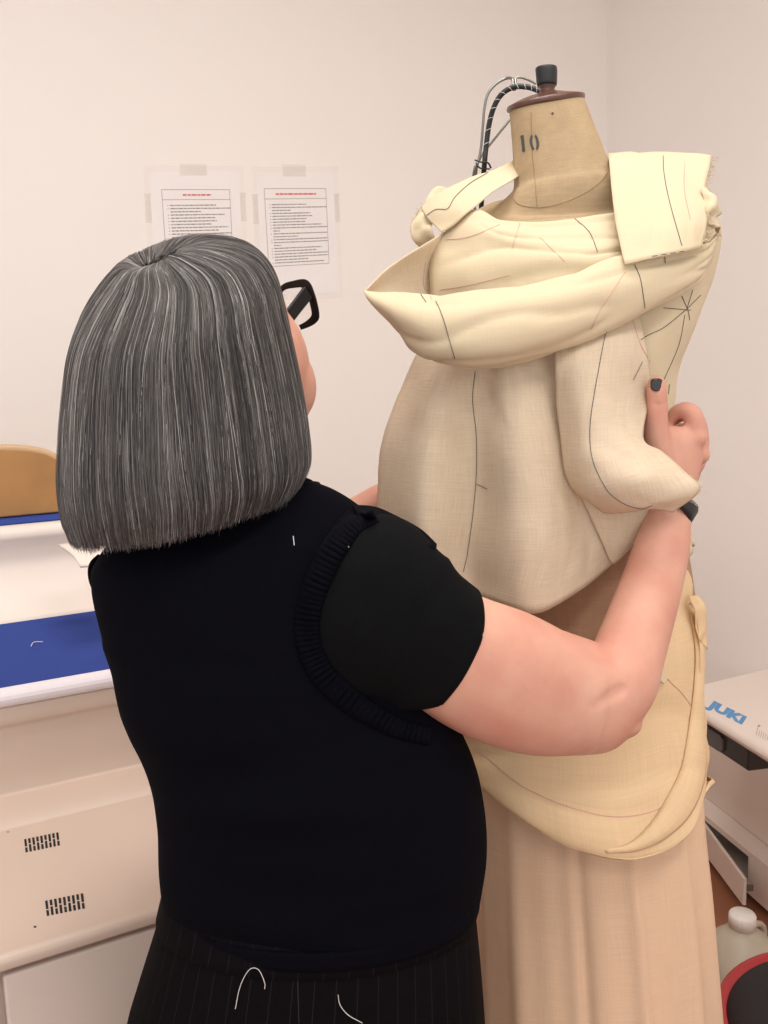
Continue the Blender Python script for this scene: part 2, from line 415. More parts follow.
# ------------------------------------------------------------------ pressing table on the left
def pt(y, wd, x=0): return Ppl(x, y, C0 + Nw * (wd + WO), Nw)
def uof(p): return (p - C0).dot(Uw)
U_L, U_R = -2.6, None
def at(prof, u): return C0 + Uw * u + Nw * (prof[0] + WO) + Z * prof[1]
def prof(y, wd, x=0): return (wd, pt(y, wd, x).z)
uR = uof(pt(700, .7, 225)); uL = uR - 1.45
pl = [(708, .668), (718, .672), (727, .668), (728, .66), (731, .66), (775, .655), (797, .66), (804, .68), (817, .71), (830, .725), (833, .73), (890, .835), (935, .915), (948, .94), (955, .955), (963, .962), (974, .962)]
pp = [prof(*q) for q in pl]
root = thing('pressing_table', 'white metal pressing table with blue felt top and vent slots beside the person', 'table', (C0 + Uw * (uL + uR) / 2 + Nw * (.7 + WO)))
back = [(.62, pp[-1][1]), (.45, pp[-1][1]), (.45, pp[0][1])]
poly = pp + back
mb = MB(); mb.prism([at(q, uL) for q in poly], Uw * (uR - uL)); body_o = mb.build('body', 'beige', root, smooth=False, bevel=.004, seg=2)
# blue pad with white edge roll
z1 = prof(688, .66)[1]; b0 = prof(622.5, .44)
zt = z1
mb = MB(); padp = [(.45, zt - .028), (.45, b0[1] if abs(b0[1] - zt) < .08 else zt), (.66, zt), (.662, zt - .02)]
mb.prism([at(q, uL) for q in padp], Uw * (uR - uL)); felt_o = mb.build('felt_pad', 'felt', root, smooth=False, bevel=.003)
zb = prof(709, .67)[1]; rr_ = (zt - zb) / 2
mb = MB(); ring = [(.662 + .018 * math.cos(t), (zt + zb) / 2 + rr_ * math.sin(t)) for t in np.linspace(-math.pi / 2, math.pi / 2, 9)] + [(.64, zt - .004), (.64, zb)]
mb.prism([at(q, uL) for q in ring], Uw * (uR - uL)); mb.build('edge_roll', 'edgewhite', root, smooth=False)
# cabinet under it with a door
cz = pp[-1][1] - .001
mb = MB(); mb.prism([at(q, uL + .03) for q in [(.925, cz), (.925, .06), (.48, .06), (.48, cz)]], Uw * (uR - uL - .05)); mb.build('cabinet', 'white', root, smooth=False, bevel=.004)
for k in (0, 1):
    ua, ub = (uof(pt(1000, .93, 4)), uR - .03) if k == 0 else (uL + .05, uof(pt(1000, .93, 4)) - .012)
    mb = MB(); mb.prism([at(q, ua) for q in [(.948, cz - .012), (.948, .09), (.927, .09), (.927, cz - .012)]], Uw * (ub - ua)); d_ = mb.build('door', 'white', root, smooth=False, bevel=.005)
    mb = MB(); uh = ua + .03 if k else ub - .03; mb.tube([at((.95, .5), uh), at((.972, .5), uh), at((.972, .4), uh), at((.95, .4), uh)], .004, 8); mb.build('handle', 'steel', d_)
for uu in (uL + .1, uR - .1):
    for ww in (.53, .88): mb = MB(); mb.prism([at((ww - .02, 0), uu), at((ww + .02, 0), uu), at((ww + .02, .06), uu), at((ww - .02, .06), uu)], Uw * .04); mb.build('foot', 'darkplastic', root, smooth=False)
bb = bvh_of(body_o)
def vent(x0, y0, x1, y1, hh, cols):
    """a staggered grid of slots cut between two pixel end points"""
    polys = []
    for c in range(cols):
        t = (c + .5) / cols; cx = x0 + (x1 - x0) * t; cy = y0 + (y1 - y0) * t
        segs = ((-1, -.28), (-.1, 1)) if c % 2 else ((-1, .1), (.28, 1))
        for a, b in segs:
            dx = .12 * hh; w_ = abs(x1 - x0) / cols * .29
            polys.append([(cx - w_ + dx * a, cy + a * hh), (cx + w_ + dx * a, cy + a * hh - .4), (cx + w_ + dx * b, cy + b * hh - .4), (cx - w_ + dx * b, cy + b * hh)])
    return polys
decal('vent_slots', bb, vent(24, 846.5, 60, 839, 6.5, 9), 'black', root)
decal('vent_slots', bb, vent(45, 909, 85, 901, 7.5, 9), 'black', root)
decal('screw', bb, [[(35 + 1.6 * math.cos(t), 927 + 1 * math.sin(t)) for t in np.linspace(0, 6, 8)]], 'darkplastic', root)
decal('screw', bb, [[(8 + 1.6 * math.cos(t), 832 + .8 * math.sin(t)) for t in np.linspace(0, 6, 8)]], 'rule', root)
# upper cover behind the felt pad
ptop = prof(523, .36); uR2 = uof(pt(560, .4, 175)); uL2 = uR2 - 1.5
cov = thing('pressing_machine_cover', 'white upper press cover with narrow blue strip, against the wall behind the grey bob', 'machine cover', C0 + Uw * (uL2 + uR2) / 2 + Nw * (.3 + WO))
q = [prof(y, w_) for y, w_ in ((526, .37), (533, .388), (542, .385), (548, .37), (560, .362), (585, .375), (610, .41), (622, .445))]
q += [(.445, zt - .03), (.10, zt - .03), (.10, ptop[1] - .004)]
mb = MB(); mb.prism([at(k, uL2) for k in q], Uw * (uR2 - uL2)); cover_o = mb.build('cover', 'white2', cov, smooth=False, bevel=.01, seg=3)
zz = ptop[1]
mb = MB(); mb.prism([at(k, uL2 + .01) for k in [(.10, zz - .006), (.10, zz + .006), (.365, zz + .006), (.372, zz - .002), (.365, zz - .008)]], Uw * (uR2 - uL2 - .03)); mb.build('felt_strip', 'felt', cov, smooth=False, bevel=.002)
for uu in (uL2 + .06, uR2 - .1): mb = MB(); mb.prism([at(k, uu) for k in [(.14, 0), (.19, 0), (.19, zt - .03), (.14, zt - .03)]], Uw * .05); mb.build('support_leg', 'white', cov, smooth=False)
# folded white cloth lying against the cover
mb = MB(); mb.grid(sheet([[(58, 545, 1.52), (80, 543, 1.53), (112, 541, 1.56)], [(72, 555, 1.47), (88, 553, 1.475), (114, 550, 1.5)], [(80, 567, 1.44), (92, 566, 1.44), (118, 563, 1.47)]], 5, 5, .002))
o = mb.build('white_cloth', 'white2', None, solid=.004); tag(o, 'small folded white cloth corner resting beside the left shoulder', 'cloth')
# rounded wooden board
zb_ = zz + .008
wb = [(u, z) for u, z in ()]
arc = [(-20, 449), (0, 448.5), (15, 448.5), (30, 450), (45, 453.5), (57, 460), (66, 470), (73, 485), (77, 505)]
pts = [Ppl(x, y, C0 + Nw * (.325 + WO), Nw) for x, y in arc]
ul = pts[0] - Uw * .1; ul.z -= .03
polyb = [Vector((ul.x, ul.y, zb_))] + [ul] + pts; e_ = pts[-1].copy(); e_.z = zb_; polyb.append(e_)
ctr = sum(polyb, Vector()) / len(polyb)
root = thing('wooden_board', 'brown plywood board with rounded top standing at the left edge on the blue strip', 'wooden board', Vector((ctr.x, ctr.y, zb_)))
mb = MB(); mb.prism(polyb, Nw * .02); mb.build('panel', 'wood', root, smooth=False, bevel=.003)
mb = MB(); mb.tube([p + Nw * .012 for p in [ul] + pts], .008, 8, 0, 4); mb.build('edge_band', 'woodedge', root)
# ------------------------------------------------------------------ sewing table on the right
ZT = .70
a = Pz(706, 682, ZT); b_ = Pz(768, 667, ZT); c_ = Pz(690, 704, ZT); d_ = Pz(768, 752, ZT)
# long front edge goes from c_ to d_ ; extend far right
e1 = (b_ - a).normalized(); e2 = (d_ - c_).normalized()
fl = c_ - e2 * .06
# far-left corner = intersection of back line with left extension
bl = a - e1 * .03
br = a + e1 * .36; fr = fl + e2 * .95
top = [bl, br, fr + e1 * .30, fr, fl]
ctr = sum(top, Vector()) / 5; ctr.z = 0
tb = thing('sewing_table', 'white sewing machine table with blue logo and printed ruler, right of the dress form', 'table', ctr)
mb = MB(); mb.prism(top, Z * -.03); top_o = mb.build('table_top', 'white', tb, smooth=False, bevel=.014, seg=4)
bt = bvh_of(top_o)
def text_polys(s, font_scale=1.0, bold=.03, shear=0):
    cu = bpy.data.curves.new('t', 'FONT'); cu.body = s; cu.size = 1; cu.offset = bold; cu.shear = shear; cu.resolution_u = 3
    o = bpy.data.objects.new('t', cu); COL.objects.link(o); dg = bpy.context.evaluated_depsgraph_get(); me = o.evaluated_get(dg).to_mesh()
    vs = [(v.co.x, v.co.y) for v in me.vertices]; ps = [[vs[i] for i in p.vertices] for p in me.polygons]
    o.evaluated_get(dg).to_mesh_clear(); bpy.data.objects.remove(o); bpy.data.curves.remove(cu)
    x0 = min(v[0] for v in vs); x1 = max(v[0] for v in vs); y0 = min(v[1] for v in vs); y1 = max(v[1] for v in vs)
    return [[((x - x0) / (x1 - x0), (y - y0) / (y1 - y0)) for x, y in p] for p in ps]
def quadmap(ps, bl_, br_, tr_, tl_):
    out = []
    for p in ps:
        out.append([tuple(np.array(bl_) * (1 - u) * (1 - v) + np.array(br_) * u * (1 - v) + np.array(tr_) * u * v + np.array(tl_) * (1 - u) * v) for u, v in p])
    return out
decal('logo', bt, quadmap(text_polys('JUKI', bold=.06, shear=.0), (703.5, 708.5), (740.5, 727), (747, 717), (711.5, 699.5)), 'juki', tb)
rl = []
for k in range(9):
    x = 756 + k * 2.1; y = 735 + k * 1.15; h_ = 5.5 if k else 8
    rl.append([(x, y), (x + .5, y + .2), (x + 1.6 + .5, y - h_ + .2), (x + 1.6, y - h_)])
rl.append([(759 + 1.4 * math.cos(t), 726 + 1.2 * math.sin(t)) for t in np.linspace(0, 5.5, 7)])
decal('printed_ruler', bt, rl, 'rule', tb)
inn = Vector((-e2.y, e2.x, 0)); inn = inn if inn.dot(Vector((1, 0, 0))) > 0 else -inn
def tp(s, t, z): v = fl + e2 * s + inn * t; return Vector((v.x, v.y, z))
# dark drawer hanging under the top; its visible end
def on_face(px, py, t):   # point on vertical plane parallel to front edge, t metres inside
    return Ppl(px, py, fl + inn * t, inn)
s_end = (on_face(748, 772, .02) - fl).dot(e2)
mb = MB(); zl = ZT - .03; zd = on_face(748, 772, .02).z
mb.prism([tp(-.0, .02, zl), tp(s_end, .02, zl), tp(s_end, .02, zd), tp(0, .02, zd)], inn * .2); mb.build('drawer', 'darkplastic', tb, smooth=False, bevel=.006)
mb = MB(); mb.prism([tp(0, .014, zl - .012), tp(s_end * .62, .014, zl - .012), tp(s_end * .66, .014, zl - .02), tp(s_end * .66, .014, zd + .016), tp(s_end * .60, .014, zd + .006), tp(0, .014, zd + .006)], inn * .006); mb.build('drawer_front', 'greyplastic', tb, smooth=False)
for s_, t_ in ((.86, .06), (.90, .30)):
    mb = MB(); mb.box(tp(s_, t_, (zl) / 2 + .01), e2 * .02, inn * .02, Z * (zl / 2 - .011)); mb.build('leg', 'white', tb, smooth=False, bevel=.003)
# storage cabinet standing further in, under the table
TC = (Pz(757, 903, .03) - fl).dot(inn)
cb_face = .05
def cf(px, py, t=.05): return on_face(px, py, TC + t)
zcab = ZT - .17
p1 = cf(711, 807); p2 = cf(768, 841); zA = (p1.z + p2.z) / 2
lo = on_face(768, 865, TC); zB = (on_face(714, 835, TC).z + lo.z) / 2
zC = .035
cab = thing('machine_cabinet', 'white metal cabinet with open flap under the sewing table', 'cabinet', Vector((tp(.3, TC + .2, 0))))
S0 = (on_face(680, 850, TC) - fl).dot(e2); S1 = (on_face(800, 880, TC) - fl).dot(e2); print('CAB', TC, S0, S1, cf(768, 860), cf(700, 860))
mb = MB(); mb.prism([tp(S0, TC + .05, zcab), tp(S0, TC + .05, zA), tp(S0, TC + .20, zA), tp(S0, TC + .20, zcab)], e2 * (S1 - S0)); mb.build('body', 'white', cab, smooth=False, bevel=.004)
# plinth with a real opening : pieces around it
sa = (Ppl(712, 845, fl + inn * TC, inn) - fl).dot(e2) - .10; sb = (Ppl(748, 875, fl + inn * TC, inn) - fl).dot(e2)
mb = MB()
mb.prism([tp(S0, TC + .05, zA), tp(S0, TC + 0, zB + (zA - zB) * .55), tp(S0, TC + 0, zB), tp(S0, TC + .20, zB), tp(S0, TC + .20, zA)], e2 * (S1 - S0))
mb.prism([tp(sb, TC + 0, zB), tp(sb, TC + 0, zC), tp(sb, TC + .20, zC), tp(sb, TC + .20, zB)], e2 * (S1 - sb))
mb.prism([tp(S0, TC + 0, zB), tp(S0, TC + 0, zC), tp(S0, TC + .20, zC), tp(S0, TC + .20, zB)], e2 * (sa - S0))
mb.prism([tp(sa, TC + 0, zC + .02), tp(sa, TC + 0, zC), tp(sa, TC + .20, zC), tp(sa, TC + .20, zC + .02)], e2 * (sb - sa))
mb.build('plinth', 'white', cab, smooth=False)
mb = MB(); mb.prism([tp(sa, TC + .12, zB), tp(sa, TC + .12, zC), tp(sa, TC + .13, zC), tp(sa, TC + .13, zB)], e2 * (sb - sa)); mb.build('opening_shade', 'black', cab, smooth=False)  # black sheet put in for the darkness inside the opening
hinge = tp(sa + .03, TC + -.002, 0); tipp = Ppl(743.5, 871, fl + inn * (TC - .07), inn)
dv = Vector((tipp.x - hinge.x, tipp.y - hinge.y, 0)); dn = dv.normalized(); nn = Vector((-dn.y, dn.x, 0))
mb = MB(); mb.prism([hinge + Z * (zB - .006), hinge + dv + Z * (zB - .012), hinge + dv + Z * (zC + .02), hinge + Z * (zC + .012)], nn * .01); fd = mb.build('door', 'white', cab, smooth=False, bevel=.002)
mb = MB(); mb.box(hinge + dv * .96 + Z * (zB - .05) - nn * .0 + inn * .02, dn * .004, nn * .015, Z * .008); mb.build('latch', 'steel', fd, smooth=False)
for s_ in (S0 + .05, S1 - .08):
    for t_ in (.03, .14): mb = MB(); mb.prism([tp(s_, TC + t_, 0), tp(s_ + .04, TC + t_, 0), tp(s_ + .04, TC + t_, zC), tp(s_, TC + t_, zC)], inn * .04); mb.build('foot', 'darkplastic', cab, smooth=False)
# ------------------------------------------------------------------ jug
jc = Pz(742.5, 914, .30); jc.z = 0
jug = thing('plastic_jug', 'translucent plastic jug with white ribbed screw cap on the floor', 'jug', jc)
mb = MB(); G = []
for z_, r_ in ((.0, .065), (.004, .072), (.19, .075), (.215, .073), (.240, .058), (.258, .037), (.266, .027), (.28, .0255)):
    ring = []
    for k in range(40):
        t = 2 * math.pi * k / 40; e_ = 4 if z_ < .2 else 2.2; c, s_ = math.cos(t), math.sin(t)
        ring.append(jc + Vector((math.copysign(abs(c) ** (2 / e_), c) * r_ * 1.05, math.copysign(abs(s_) ** (2 / e_), s_) * r_, z_)))
    G.append(ring)
mb.grid(G, 0, True); mb.cap(G[0]); mb.cap(G[-1], flip=True); mb.build('bottle', 'jug', jug)
mb = MB(); G = []
for z_, r_ in ((.271, .029), (.297, .029), (.302, .0265)):
    G.append([jc + Vector((math.cos(2 * math.pi * k / 60) * r_ * (1.03 if k % 3 == 0 else 1), math.sin(2 * math.pi * k / 60) * r_ * (1.03 if k % 3 == 0 else 1), z_)) for k in range(60)])
mb.grid(G, 0, True); mb.cap(G[0]); mb.cap(G[-1], flip=True); mb.build('screw_cap', 'capplastic', jug)
mb = MB(); mb.tube([jc + Vector((.03, .02, .250)), jc + Vector((.045, .03, .256)), jc + Vector((.068, .045, .235)), jc + Vector((.072, .046, .17))], .007, 8); mb.build('handle', 'jug', jug)
# ------------------------------------------------------------------ red stool in the lower right corner
zs = .60; q = [Pz(717, 1024, zs), Pz(739, 980, zs), Pz(768, 953, zs)]
# circle through three points in plan
def circ(p, q, r):
    ax, ay, bx, by, cx, cy = p.x, p.y, q.x, q.y, r.x, r.y; d = 2 * (ax * (by - cy) + bx * (cy - ay) + cx * (ay - by))
    ux = ((ax**2 + ay**2) * (by - cy) + (bx**2 + by**2) * (cy - ay) + (cx**2 + cy**2) * (ay - by)) / d
    uy = ((ax**2 + ay**2) * (cx - bx) + (bx**2 + by**2) * (ax - cx) + (cx**2 + cy**2) * (bx - ax)) / d
    return Vector((ux, uy, 0))
cc = circ(*q); Rr = (Vector((q[0].x, q[0].y, 0)) - cc).length
if Rr > .22 or Rr < .16:
    Rr = .19; q0, q2_ = Vector((q[0].x, q[0].y, 0)), Vector((q[2].x, q[2].y, 0)); ch = q2_ - q0; m_ = (q0 + q2_) / 2
    pn = Vector((ch.y, -ch.x, 0)).normalized(); pn = pn if pn.x > 0 else -pn; cc = m_ + pn * math.sqrt(Rr ** 2 - (ch.length / 2) ** 2)
st = thing('stool', 'red stool with round black padded seat in the lower right corner', 'stool', cc)
def lathe(mb, c, prof_, n=64, mi=0):
    G = [[c + Vector((math.cos(2 * math.pi * k / n) * r, math.sin(2 * math.pi * k / n) * r, z)) for k in range(n)] for r, z in prof_]
    mb.grid(G, mi, True); return mb
mb = lathe(MB(), cc, [(.01, zs - .03), (Rr - .03, zs - .032), (Rr - .006, zs - .02), (Rr, zs - .004), (Rr - .003, zs + .004), (Rr - .012, zs + .004), (Rr - .02, zs - .006), (.01, zs - .008)]); mb.build('seat_rim', 'red', st)
mb = lathe(MB(), cc, [(.001, zs + .016), (Rr - .08, zs + .015), (Rr - .04, zs + .010), (Rr - .018, zs + .001), (Rr - .017, zs - .006), (.001, zs - .007)]); mb.build('seat_pad', 'seatblack', st)
for k in range(4):
    t = k * math.pi / 2 + .5; d = Vector((math.cos(t), math.sin(t), 0))
    mb = MB(); mb.tube([cc + d * (Rr - .06) + Z * (zs - .03), cc + d * (Rr - .005) + Z * .0], .011, 12, 0, 1); mb.build('leg', 'red', st)
mb = MB(); mb.tube([cc + Vector((math.cos(t), math.sin(t), 0)) * (Rr - .034) + Z * .22 for t in np.linspace(0, 2 * math.pi, 33)], .007, 8, 0, 1); mb.build('foot_ring', 'red', st)
# ------------------------------------------------------------------ dress form
fb = P(560, 300, 1.24); fb.z = 0
form = thing('dress_form', 'linen covered size 10 dress form with wooden neck cap, wearing the cream toile', 'dress form', fb)
YF = 1.21
mb, _ = limb([(509.5, 110, 583.5, 99, YF, .043, .007), (511, 125, 588, 112, YF, .046, .005), (513, 150, 597, 136, YF, .049, .003), (514, 175, 606, 160, YF, .054), (513, 190, 615, 178, YF, .058), (500, 202, 630, 190, YF, .062),
              (472, 214, 655, 203, YF + .005, .070), (448, 230, 680, 218, YF + .01, .080), (436, 250, 692, 232, YF + .01, .088), (432, 285, 694, 270, YF + .01, .095), (437, 330, 678, 318, YF + .01, .10),
              (445, 400, 664, 390, YF + .015, .095), (465, 480, 660, 470, YF + .02, .088), (482, 560, 680, 550, YF + .02, .085), (480, 640, 690, 630, YF + .02, .098), (478, 740, 692, 730, YF + .02, .105), (490, 830, 690, 820, YF + .02, .10)], n=56, sub=6, ex=2.1)
torso_o = mb.build('torso', 'linen', form); tbv = bvh_of(torso_o)
marks('neck_seam', torso_o, [[(513.5, 198), (518, 204), (530, 207), (545, 207), (565, 202), (585, 193), (600, 182), (608, 172)], [(531, 112), (532, 150), (535, 180), (537, 207)]], 'seamline', form, r=.0004, off=.0003)
ten = []
def stroke(x0, y0, x1, y1, w_): ten.append([(x0 - w_, y0), (x0 + w_, y0 - .4), (x1 + w_, y1 - .4), (x1 - w_, y1)])
stroke(522.3, 135.5, 524, 152, 1.3); stroke(520.6, 137.5, 522.6, 136.3, .9)
oc = (534, 142.5)
for sgn in (-1, 1):
    pts_o = []; pts_i = []
    for t in np.linspace(-1.15, 1.15, 9):
        pts_o.append((oc[0] + sgn * 4.6 * math.cos(t) + .5 + math.sin(t) * .8, oc[1] + 8.6 * math.sin(t))); pts_i.append((oc[0] + sgn * 2.0 * math.cos(t) + .5 + math.sin(t) * .8, oc[1] + 6.4 * math.sin(t)))
    for k in range(8): ten.append([pts_o[k], pts_o[k + 1], pts_i[k + 1], pts_i[k]])
decal('size_stencil', tbv, ten, 'stencil', form, off=.0008, th=.0006)
mb, _ = limb([(508.5, 112, 583.3, 100.5, YF, .044, .007), (507, 111, 584.3, 98.5, YF, .0455, .007), (507.2, 107.5, 584.2, 95, YF, .0455, .007), (510, 105.5, 582, 94, YF, .042, .006), (523, 99, 570, 93, YF, .026, .003), (537, 95, 557.5, 91.5, YF, .0115)], n=48, sub=3)
mb.build('neck_cap', 'capwood', form)
mb, _ = limb([(539.5, 94, 555, 92.5, YF, .0085), (540.5, 90, 554.5, 89, YF, .0078), (538.5, 86.5, 556, 86, YF, .0095), (538.5, 85, 556, 84.5, YF, .0095)], n=32, sub=2); mb.build('collar', 'capwood', form)
mb, _ = limb([(537.5, 86.2, 556.5, 85.8, YF, .0108), (536.6, 83, 557, 82.6, YF, .0114), (535.6, 72, 557.2, 71.6, YF, .012), (535.4, 69, 557, 68.6, YF, .012), (536.2, 67.6, 556.4, 67.2, YF, .0115)], n=36, sub=1); mb.build('knob', 'knob', form)
o = decal('tack', tbv, [[(552.5 + 1.3 * math.cos(t), 113.5 + 1.1 * math.sin(t)) for t in np.linspace(0, 5.5, 8)]], 'capwood', form, off=.001, th=.001)
stc = P(585, 830, YF + .03)
mb = MB(); mb.tube([Vector((stc.x, stc.y, stc.z)), Vector((stc.x, stc.y, .1))], .016, 16, 0, 1); mb.build('stand_pole', 'steel', form)
mb = MB()
for k in range(5):
    t = k * 2 * math.pi / 5 + .2; d = Vector((math.cos(t), math.sin(t), 0)); mb.tube([Vector((stc.x, stc.y, .12)), Vector((stc.x, stc.y, .10)) + d * .05, Vector((stc.x, stc.y, .02)) + d * .2, Vector((stc.x, stc.y, .014)) + d * .24], .013, 10, 0, 4)
mb.build('stand_base', 'knob', form)
# cables behind the neck
mb = MB(); mb.tube([P(*p) for p in ((543, 93, 1.26), (537, 90, 1.265), (527, 87, 1.27), (514, 87, 1.275), (502, 94, 1.28), (494, 107, 1.285), (489, 125, 1.29), (486, 148, 1.29), (484, 170, 1.29), (481, 215, 1.335), (478, 330, 1.36), (480, 600, 1.38), (482, 900, 1.38))], .0036, 10, 0, 6)
cu1 = MB()
pathc = crm(np.array([tuple(P(*p)) for p in ((543, 93, 1.26), (537, 90, 1.265), (527, 87, 1.27), (514, 87, 1.275), (502, 94, 1.28), (494, 107, 1.285), (489, 125, 1.29), (486, 148, 1.29), (484, 170, 1.29))]), 12)
for k in range(4, len(pathc) - 2, 7):
    a = Vector(pathc[k]); b = Vector(pathc[k + 1]); t = (b - a).normalized(); s1 = t.cross(Vector((0, 1, 0))).normalized()
    mb.tube([a + s1 * .0034 - Vector((0, .0022, 0)), a - Vector((0, .0038, 0)) + t * .002, a - s1 * .0034 - Vector((0, .0022, 0)) + t * .004], .00045, 5, 1, 1)
o = mb.build('power_cord', ['knob', 'thread'], None, merge=False); tag(o, 'black flecked textile cord arching behind the neck of the dress form', 'cord')
mb = MB(); mb.tube([P(*p) for p in ((536, 84, 1.29), (530, 80.5, 1.29), (521, 77.5, 1.29), (516, 78.5, 1.29), (515.5, 84, 1.285), (515, 90, 1.28))], .0016, 8, 0, 6)
mb.tube([P(*p) for p in ((513.5, 90, 1.28), (513, 82, 1.285), (512, 78.5, 1.29), (506, 78.5, 1.30), (496, 84, 1.30), (488, 94, 1.30), (484.5, 108, 1.30), (483, 125, 1.30), (481, 148, 1.30), (478, 162, 1.298), (473.5, 176, 1.30), (470, 240, 1.35), (470, 600, 1.39), (474, 900, 1.39))], .0019, 8, 0, 6)
mb.tube([P(*p) for p in ((530, 100, 1.30), (515, 114, 1.30), (504, 127, 1.30), (492, 142, 1.30), (484, 152, 1.30), (479, 161, 1.30), (476, 176, 1.31), (474, 240, 1.36))], .0017, 8, 0, 6)
o = mb.build('grey_wire', 'steel', None, merge=False); tag(o, 'thin grey wires looped beside the black cord behind the neck', 'wire')
mb = MB(); mb.tube([P(*p) for p in ((475, 160, 1.285), (481, 162, 1.28), (488, 163, 1.28), (491, 168, 1.285))], .0012, 6); mb.tube([P(*p) for p in ((476, 163, 1.285), (480, 168, 1.283), (490, 169, 1.28))], .0012, 6)
o = mb.build('cable_tie', 'knob', None, merge=False); tag(o, 'small black cable tie binding the wires above the left toile strap', 'cable tie')
# ------------------------------------------------------------------ toile (draped bodice)
toile = thing('draped_toile', 'cream muslin cowl draped bodice toile pinned on the dress form', 'garment', P(560, 400, 1.08))
TH = .0012
def cloth(name, rows, m, parent, nr=8, nc=8, **k):
    mb = MB(); mb.grid(sheet(rows, nr, nc, **k)); return mb.build(name, m, parent, solid=TH, merge=False)
inner = cloth('cowl_lining', [
    [(458, 219, 1.165), (477, 210, 1.145), (500, 221, 1.115), (535, 222, 1.105), (575, 218, 1.108), (612, 213, 1.12), (650, 208, 1.14), (690, 205, 1.17)],
    [(446, 228, 1.15), (470, 222, 1.125), (500, 233, 1.098), (540, 237, 1.09), (580, 230, 1.092), (615, 228, 1.10), (655, 226, 1.125), (695, 225, 1.155)],
    [(436, 244, 1.15), (468, 246, 1.115), (502, 246, 1.095), (545, 248, 1.073), (588, 244, 1.07), (622, 240, 1.085), (660, 244, 1.115), (700, 245, 1.145)],
    [(431, 266, 1.15), (466, 268, 1.105), (505, 262, 1.078), (548, 262, 1.062), (588, 258, 1.055), (625, 255, 1.075), (665, 262, 1.11), (700, 268, 1.145)],
    [(431, 298, 1.14), (470, 300, 1.095), (505, 298, 1.07), (545, 296, 1.06), (590, 288, 1.058), (630, 282, 1.08), (668, 285, 1.115), (700, 290, 1.15)]],
    'muslin', toile, wr=.004, ws=16, seed=3, wr2=.0008, cre=(.0025, 2.5, 4))
flapL = cloth('cowl_side', [
    [(364, 291, 1.045), (384, 271, 1.07), (404, 257, 1.10), (424, 245, 1.125), (444, 232, 1.15)],
    [(368, 292, 1.06), (388, 281, 1.09), (406, 270, 1.12), (424, 262, 1.145), (438, 255, 1.16)],
    [(376, 295, 1.07), (394, 290, 1.10), (410, 285, 1.13), (424, 281, 1.15), (434, 278, 1.165)],
    [(390, 303, 1.075), (404, 303, 1.10), (418, 302, 1.13), (430, 301, 1.15), (440, 300, 1.16)]], 'gauze', toile, wr=.002, seed=5)
band = cloth('cowl_fold', [
    [(372, 300, 1.06), (400, 304, 1.07), (440, 306, 1.06), (495, 303, 1.05), (550, 294, 1.05), (600, 278, 1.065), (650, 268, 1.085), (700, 256, 1.12), (712, 250, 1.14)],
    [(363.5, 292.5, 1.042), (397, 294, 1.045), (438, 294, 1.035), (485, 291, 1.025), (535, 281, 1.025), (585, 267, 1.04), (640, 256, 1.065), (700, 247, 1.10), (716, 236, 1.13)],
    [(367, 297, 1.036), (397, 305, 1.02), (438, 310, 1.00), (487, 307, .992), (540, 298, 1.0), (592, 284, 1.02), (645, 269, 1.055), (699, 254, 1.095), (715, 242, 1.125)],
    [(376, 308, 1.036), (403, 323, 1.012), (440, 335, .99), (488, 337, .985), (542, 328, .995), (594, 312, 1.018), (646, 291, 1.05), (698, 268, 1.09), (712, 252, 1.12)],
    [(388, 322, 1.042), (410, 344, 1.02), (438, 357, 1.003), (485, 360, .998), (540, 350, 1.01), (594, 332, 1.03), (646, 308, 1.06), (695, 281, 1.095), (709, 262, 1.12)],
    [(398, 333, 1.055), (416, 352, 1.04), (440, 363, 1.03), (482, 365.5, 1.028), (538, 356, 1.035), (593, 337.5, 1.05), (646, 313, 1.075), (694, 286, 1.105), (708, 266, 1.125)],
    [(404, 330, 1.08), (422, 345, 1.07), (446, 354, 1.065), (482, 357, 1.062), (538, 348, 1.062), (593, 330, 1.07), (646, 306, 1.09), (692, 280, 1.115), (704, 264, 1.13)]],
    'muslin', toile, nr=8, nc=10, wr=.0045, ws=11, seed=8, wr2=.0008, cre=(.0028, 3.5, 5))
strap = cloth('neck_strap', [
    [(516, 158, 1.23), (518, 166, 1.225), (520, 176, 1.20)],
    [(505, 165, 1.205), (510, 171, 1.20), (513, 180, 1.18)],
    [(486, 173, 1.19), (492, 182, 1.175), (498, 189, 1.16)],
    [(465, 180, 1.175), (473, 192, 1.155), (481, 202, 1.14)],
    [(448, 188, 1.17), (456, 203, 1.145), (466, 214, 1.132)],
    [(432, 197, 1.175), (440, 211, 1.15), (454, 225, 1.135)],
    [(421, 208, 1.18), (428, 219, 1.16), (441, 232, 1.14)]], 'muslin', toile, nr=8, nc=8, wr=.002, ws=30, seed=2)
tuft = cloth('shoulder_tuck', [
    [(428, 200, 1.19), (437, 187, 1.20), (450, 190, 1.20)],
    [(419, 212, 1.18), (426, 207, 1.18), (440, 204, 1.18)],
    [(412, 228, 1.17), (420, 224, 1.165), (432, 222, 1.16)],
    [(413, 238, 1.17), (422, 236, 1.165), (434, 234, 1.155)],
    [(419, 247, 1.175), (427, 243, 1.17), (437, 239, 1.16)]], 'muslin', toile, wr=.006, ws=60, seed=4)
